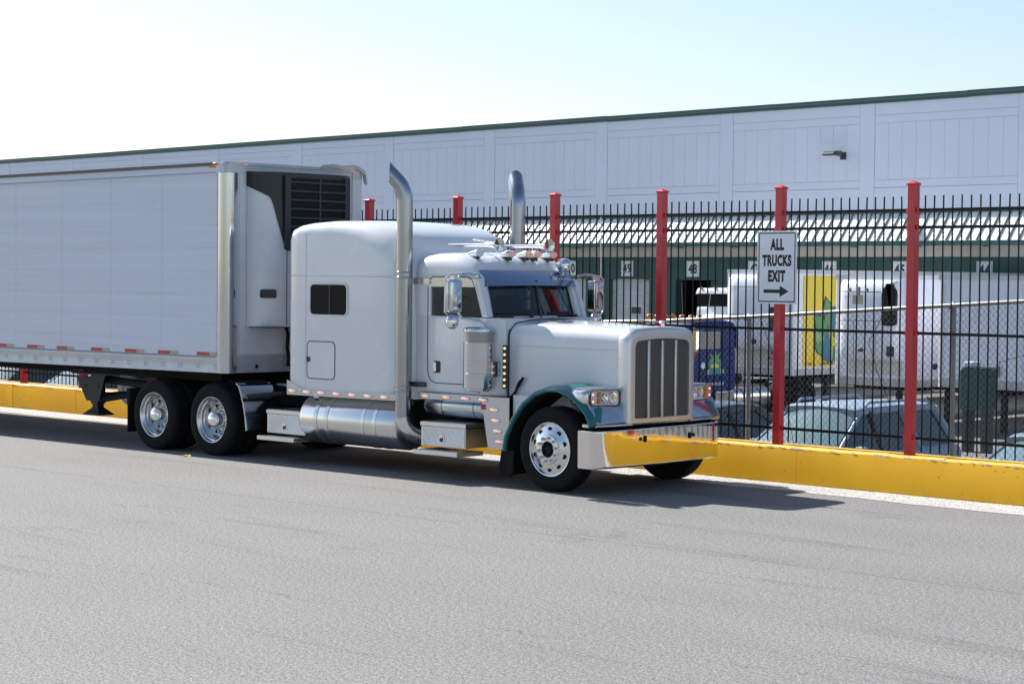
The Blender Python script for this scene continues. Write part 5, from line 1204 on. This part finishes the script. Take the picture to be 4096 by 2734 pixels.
mb = MB(); mb.loft([ringy(y, rrect(-.85 - i, .85 + i, .85, zt, .22, .05, 6, .04)) for y, i, zt in ((-2.75, -.1, 1.7), (-2.6, 0, 1.85), (-1.6, .06, 2.02), (-1.1, .1, 2.08))]); mb.build("hood", "truck blue", bt, ang=45)
for s in (-1, 1):
    mb = MB(); mb.loft([[(s * .62, -2.05 + .68 * cos(a), .52 + .68 * sin(a)), (s * 1.18, -2.05 + .68 * cos(a), .52 + .66 * sin(a)), (s * 1.2, -2.05 + .64 * cos(a), .52 + .6 * sin(a)), (s * .62, -2.05 + .62 * cos(a), .52 + .6 * sin(a))] for a in [radians(q) for q in range(-5, 190, 15)]]); mb.build("fender", "truck blue", bt, ang=45)
    truck_wheel(bt, s * 1.18, -2.05, s=s); truck_wheel(bt, s * 1.2, 3.4, s=s); truck_wheel(bt, s * 1.2, 4.7, s=s)
    mb = MB(); mb.loft([ringy(y, [(s * (H + .18) + u, v) for u, v in rrect(-.13 * k, .13 * k, 2.02 + .33 * (1 - k2), 2.68 - .33 * (1 - k2), .05, .05, 4)]) for y, k, k2 in ((-.99, .85, .97), (-.92, 1, 1), (-.86, 1, 1))]); mr_ = mb.build("side_mirror", "chrome plain", bt, ang=40)
    mb = MB(); mb.tube([(s * H, -.8, 2.72), (s * (H + .18), -.88, 2.74), (s * (H + .18), -.88, 1.95), (s * H, -.9, 1.9)], .02, 6); mb.build("mirror_arm", "lamp grey", mr_)
    mb = MB(); mb.lathe([(.001, 1.0), (.28, 1.02), (.33, 1.08), (.33, 2.75), (.28, 2.8), (.001, 2.82)], (s * .93, 0, .6), 'y', 28); ft = mb.build("fuel_tank", "aluminium", bt, ang=40)
    for yy_ in (1.45, 2.25): mb = MB(); mb.lathe([(.332, -.04), (.338, -.03), (.338, .03), (.332, .04)], (s * .93, yy_, .6), 'y', 28); mb.build("tank_strap", "lamp grey", ft)
    mb = MB(); mb.box(s * .93 - .3, s * .93 + .3, .15, .95, .3, .85); mb.build("battery_box", "aluminium", bt, bevel=.02)
    mb = MB(); frame_ring(mb, -.9, .6, .65, 2.06, .08, .015, 0, .004)
mb = MB(); mb.box(-.45, .45, -2.9, 6.0, .6, .9); mb.build("frame", "underside", bt)
mb = MB(); mb.box(-1.2, 1.2, -2.95, -2.8, .45, .8); mb.build("bumper", "chrome plain", bt, bevel=.03)
mb = MB(); mb.prism(rrect(-.6, .6, .95, 1.7, .1, .05, 4), 'y', -2.80, -2.7); mb.build("grille", "grille mesh", bt)
for i, u in enumerate((-.95, -.62, -.32, .0, .35, .68, .95)):
    mb = MB(); mb.ell((u, -.42 + .08 * abs(u), 3.05), .085, .12, .06, 12, 6); mb.box(u - .05, u + .05, -.5, -.3, 2.9, 3.03); mb.build("roof_lamp", "amber plain", bt)
mb = MB(); mb.tube([(.8, .2, 2.9), (.95, .2, 3.9)], .008, 5); mb.build("antenna", "grey white", bt)
em = empty("door_emblem", (0, 0, 0), 0, bt)
def dart(pts, mname, nm): m = MB(); m.poly([(H + .004 + .001 * dart.k, y, z) for y, z in pts]); m.build(nm, mname, em, fix=False); dart.k += 1
dart.k = 0
dart([(.0, 1.35), (.5, 1.35), (.56, 1.62), (.5, 1.8), (.0, 1.8), (-.06, 1.62)], "letter teal", "fruit_body")
dart([(-.06, 1.74), (.1, 1.8), (.0, 2.0), (.16, 1.9), (.25, 2.07), (.34, 1.9), (.5, 2.0), (.42, 1.8), (.56, 1.74), (.36, 1.72), (.14, 1.72)], "leaf green", "leaf_crown")
dart([(.06, 1.55), (.44, 1.55), (.44, 1.63), (.25, 1.69), (.06, 1.63)], "lime yellow", "yellow_band")
dart([(-.18, 1.35), (-.02, 1.35), (.0, 1.5), (-.12, 1.48)], "leaf pale", "leaf_side"); dart([(.52, 1.35), (.7, 1.38), (.66, 1.5), (.5, 1.5)], "leaf pale", "leaf_side")
mb = MB(); mb.ell((H + .003, -.3, 1.62), .003, .1, .1, 14, 6); mb.build("round_decal", "grey white", bt)
mb = MB(); add_text(mb, "US DOT 2109", lambda u, v: (H + .004, -.1 + u, 1.02 + v), .78, .085, .01); mb.build("lettering", "sign white", bt, fix=False)
mb = MB(); mb.box(H, H + .004, -.75, -.62, 1.9, 2.02); mb.build("red_sticker", "sign red", bt)
# white high-roof truck standing further back
wt = empty("high_roof_truck", (-44.5, 57.0, -1.5)); tag(wt, "white high roofed truck cab with a wide dark windscreen band, at the dark open dock", "truck")
mb = MB(); mb.loft([ringy(y, rrect(-1.2 + i, 1.2 - i, .5, zt, .12, .05, 5, .03)) for y, i, zt in ((-.9, .05, 3.0), (-.8, 0, 3.1), (1.6, 0, 3.1), (1.7, .05, 3.0))]); mb.build("cab", "white paint", wt, ang=45)
mb = MB(); mb.loft([ringy(y, rrect(-1.2 + i, 1.2 - i, 3.5, zt, .12, .02, 5, .03)) for y, i, zt in ((-.95, .03, 3.58), (-.85, 0, 3.7), (1.6, 0, 3.75), (1.7, .05, 3.7))]); mb.build("roof", "white paint", wt, ang=45)
mb = MB(); mb.box(-1.17, 1.17, -.86, 1.6, 3.05, 3.55); mb.build("windscreen_band", "dark pane", wt)
mb = MB(); mb.loft([ringy(y, rrect(-.9, .9, .8, zt, .2, .05, 5, .03)) for y, zt in ((-2.3, 2.2), (-2.1, 2.5), (-.8, 2.8))]); mb.build("hood", "white paint", wt, ang=45)
for u in (-.95, -.3, .3, .95): mb = MB(); mb.ell((u, -.9, 3.72), .07, .05, .05, 10, 6); mb.build("roof_lamp", "amber plain", wt)
for s in (-1, 1): truck_wheel(wt, s * 1.15, -1.6, s=s); truck_wheel(wt, s * 1.15, 2.6, s=s)
mb = MB(); mb.box(-1.1, 1.1, 1.7, 6.5, .9, 3.3); mb.build("cargo_body", "grey white", wt)

# --- cars ------------------------------------------------------------------------------
def car(name, label, x, y, paint, L_=4.7, W_=1.86, Ht=1.65, kind='suv', gl="car pane", z=None, rz=0.0, racks=False, hood=1.05):
    zc_ = lot_z(y + 2) if z is None else z
    e = empty(name, (x, y, zc_), rz); tag(e, label, "car"); h = W_ / 2; bl = Ht * .58
    suv = kind == 'suv'; yb = L_ - (.25 if suv else .75)
    sec = [(.0, .22, .35, bl - .32), (.10, .08, .25, bl - .24), (.35, .02, .2, bl - .15), (hood * .75, 0, .2, bl - .08), (hood, 0, .2, bl - .01), (hood + .4, 0, .2, bl + .02), (L_ * .6, 0, .2, bl + .03), (yb - .1, 0, .2, bl + .04), (L_ - .12, .05, .25, bl - (.0 if suv else .04)), (L_, .16, .4, bl - .15)]
    m = MB(); m.loft([ringy(q, rrect(-h + i, h - i, z0, zt, .13, .1, 5, .03)) for q, i, z0, zt in sec]); b = m.build("body", paint, e, ang=40)
    w0 = hood - .05; w1 = hood + (.95 if suv else 1.05); r1 = yb - (.35 if suv else .95); hr = h - .27
    lo = [(-h + .10, hood + .12, bl + .0), (-h * .6, w0, bl - .01), (0, w0 - .06, bl), (h * .6, w0, bl - .01), (h - .10, hood + .12, bl), (h - .06, L_ * .55, bl + .03), (h - .12, yb, bl + .04), (-h + .12, yb, bl + .04), (-h + .06, L_ * .55, bl + .03)]
    up = [(-hr, w1 + .06, Ht - .07), (-hr * .6, w1 - .02, Ht - .05), (0, w1 - .06, Ht - .04), (hr * .6, w1 - .02, Ht - .05), (hr, w1 + .06, Ht - .07), (hr + .02, L_ * .55, Ht - .05), (hr - .03, r1, Ht - .09), (-hr + .03, r1, Ht - .09), (-hr - .02, L_ * .55, Ht - .05)]
    m = MB(); m.loft([lo, up]); m.build("glasshouse", gl, e, ang=25)
    m = MB(); wsc = [lo[0], lo[1], lo[2], lo[3], lo[4], up[4], up[3], up[2], up[1], up[0]]; cen = Vector((0, (w0 + w1) / 2, (bl + Ht) / 2))
    n_ = Vector((0, -(Ht - bl), w1 - w0)).normalized()
    m.loft([[Vector(q) + (cen - Vector(q)) * .07 + n_ * .012 for q in (lo[0], lo[1], lo[2], lo[3], lo[4])], [Vector(q) + (cen - Vector(q)) * .07 + n_ * .012 for q in (up[0], up[1], up[2], up[3], up[4])]], False, False, False); m.build("windscreen", "windshield pane", e, fix=False)
    m = MB(); m.loft([ringy(q, rrect(-hr - .05 + i, hr + .05 - i, Ht - .11 - dz, Ht - dz, .05, .04, 4, .035)) for q, i, dz in ((w1 - .10, .03, .045), (w1 + .08, 0, .015), ((w1 + r1) / 2, 0, 0), (r1 - .05, .02, .02), (r1 + .12, .05, .05))]); m.build("roof", paint, e, ang=40)
    for s in (-1, 1):
        for a, c_, r_ in ((lo[0], up[0], .032), (lo[7], up[7], .075)):
            m = MB(); m.tube([(s * abs(a[0]), a[1], a[2]), (s * abs(c_[0]), c_[1], c_[2])], r_, 8); m.build("pillar", paint, e)
        m = MB(); m.tube([(s * (h - .065), L_ * .50, bl), (s * (hr + .03), L_ * .47, Ht - .07)], .035, 6); m.build("door_pillar", "black plastic", e)
        if suv: m = MB(); m.tube([(s * (h - .08), L_ * .72, bl), (s * (hr + .02), L_ * .66, Ht - .07)], .07, 6); m.build("pillar", paint, e)
        m = MB(); m.loft([[(s * (h + .02 + u), q, v) for u, v in rrect(-.03, .17, bl + .0, bl + .14, .05, .05, 4)] for q in (hood + .45, hood + .55)]); m.build("door_mirror", paint, e, bevel=.02)
        for q in (.95, L_ - .98):
            m = MB(); m.lathe([(.001, .03), (.2, .02), (.24, .03), (.25, 0), (.33, .0), (.345, .03), (.345, .2)], (0, 0, 0), 'x', 24); w_ = m.build("wheel", "rubber", e); w_.location = (s * (h - .01), q, .34); w_.scale = (-s, 1, 1)
        m = MB(); m.ell((s * (h - .22), .12, bl - .28), .18, .1, .08, 12, 6); m.build("headlight", "lens clear", e)
        if racks: m = MB(); m.tube([(s * (hr - .02), w1 + .15, Ht - .02), (s * (hr - .02), w1 + .28, Ht + .06), (s * (hr - .02), r1 - .25, Ht + .06), (s * (hr - .02), r1 - .05, Ht - .03)], .022, 8); m.build("roof_rail", "suv silver", e)
        m = MB(); m.box(s * h - .004, s * h + .012 * s, L_ * .42, L_ * .42 + .17, bl - .13, bl - .10) if s > 0 else m.box(s * h - .012, s * h + .004, L_ * .42, L_ * .42 + .17, bl - .13, bl - .10); m.build("door_handle", "chrome plain", e)
    m = MB(); m.prism(rrect(-.5, .5, .42, bl - .32, .04, .04, 3), 'y', -.012, .1); m.build("grille", "black plastic", e)
    return e
car("silver_suv", "silver estate car with roof rails parked nose to the fence below the exit sign", -18.22, 23.55, "suv silver", racks=True, Ht=1.66)
car("hatchback_car", "pale blue grey car at the far right behind the last red post", -13.95, 22.9, "car bluegrey", kind='sedan', Ht=1.45)
car("dark_green_car", "dark green car just visible between the chrome bumper and the silver car", -21.0, 23.6, "car green", kind='sedan', Ht=1.5, z=-1.02)
car("white_estate_car", "pale car glimpsed under the trailer beside the landing gear", -38.4, 23.6, "car white", kind='sedan', Ht=1.55, z=-.95, gl="car pane")
car("navy_estate_car", "dark navy car glimpsed under the trailer left of a red post", -41.6, 23.6, "car navy", Ht=1.6, z=-.98)
car("blue_hatchback", "dark blue car glimpsed behind the trailer's grey air tank", -35.0, 23.6, "car navy", kind='sedan', Ht=1.5, z=-1.0)
# utility cabinet
ub = empty("utility_cabinet", (-24.85, 41.0, lot_z(41))); tag(ub, "dark green round topped cabinet on a stand before the plain pale trailer", "cabinet"); zo = -lot_z(41)
mb = MB(); mb.loft([ringy(y, rrect(-.34 + i, .34 - i, -.46 + zo, .54 + zo, .12, .03, 5)) for y, i in ((-.3, .04), (-.26, 0), (.26, 0), (.3, .04))]); mb.build("cabinet_body", "bin green", ub, ang=45)
mb = MB(); mb.box(-.28, -.05, -.2, .2, .54 + zo, .66 + zo); mb.build("top_box", "grey white", ub, bevel=.02)
for sx in (-.25, .25): mb = MB(); mb.box(sx - .05, sx + .05, -.2, .2, -.02, -.46 + zo); mb.build("leg", "lamp grey", ub)
# litter
mb = MB(); mb.loft([[(-.09, -.02, .0), (-.05, .02, .012), (0, .0, .02), (.06, .03, .008), (.10, .0, .0)], [(-.08, .05, .002), (-.04, .06, .022), (.0, .05, .012), (.05, .07, .025), (.09, .05, .004)]], False, False, False)
tag(mb.build("wrapper", "wrapper yellow", loc=(-22.61, 16.57, .003)), "small crumpled yellow wrapper on the asphalt near the rear truck wheels", "litter")
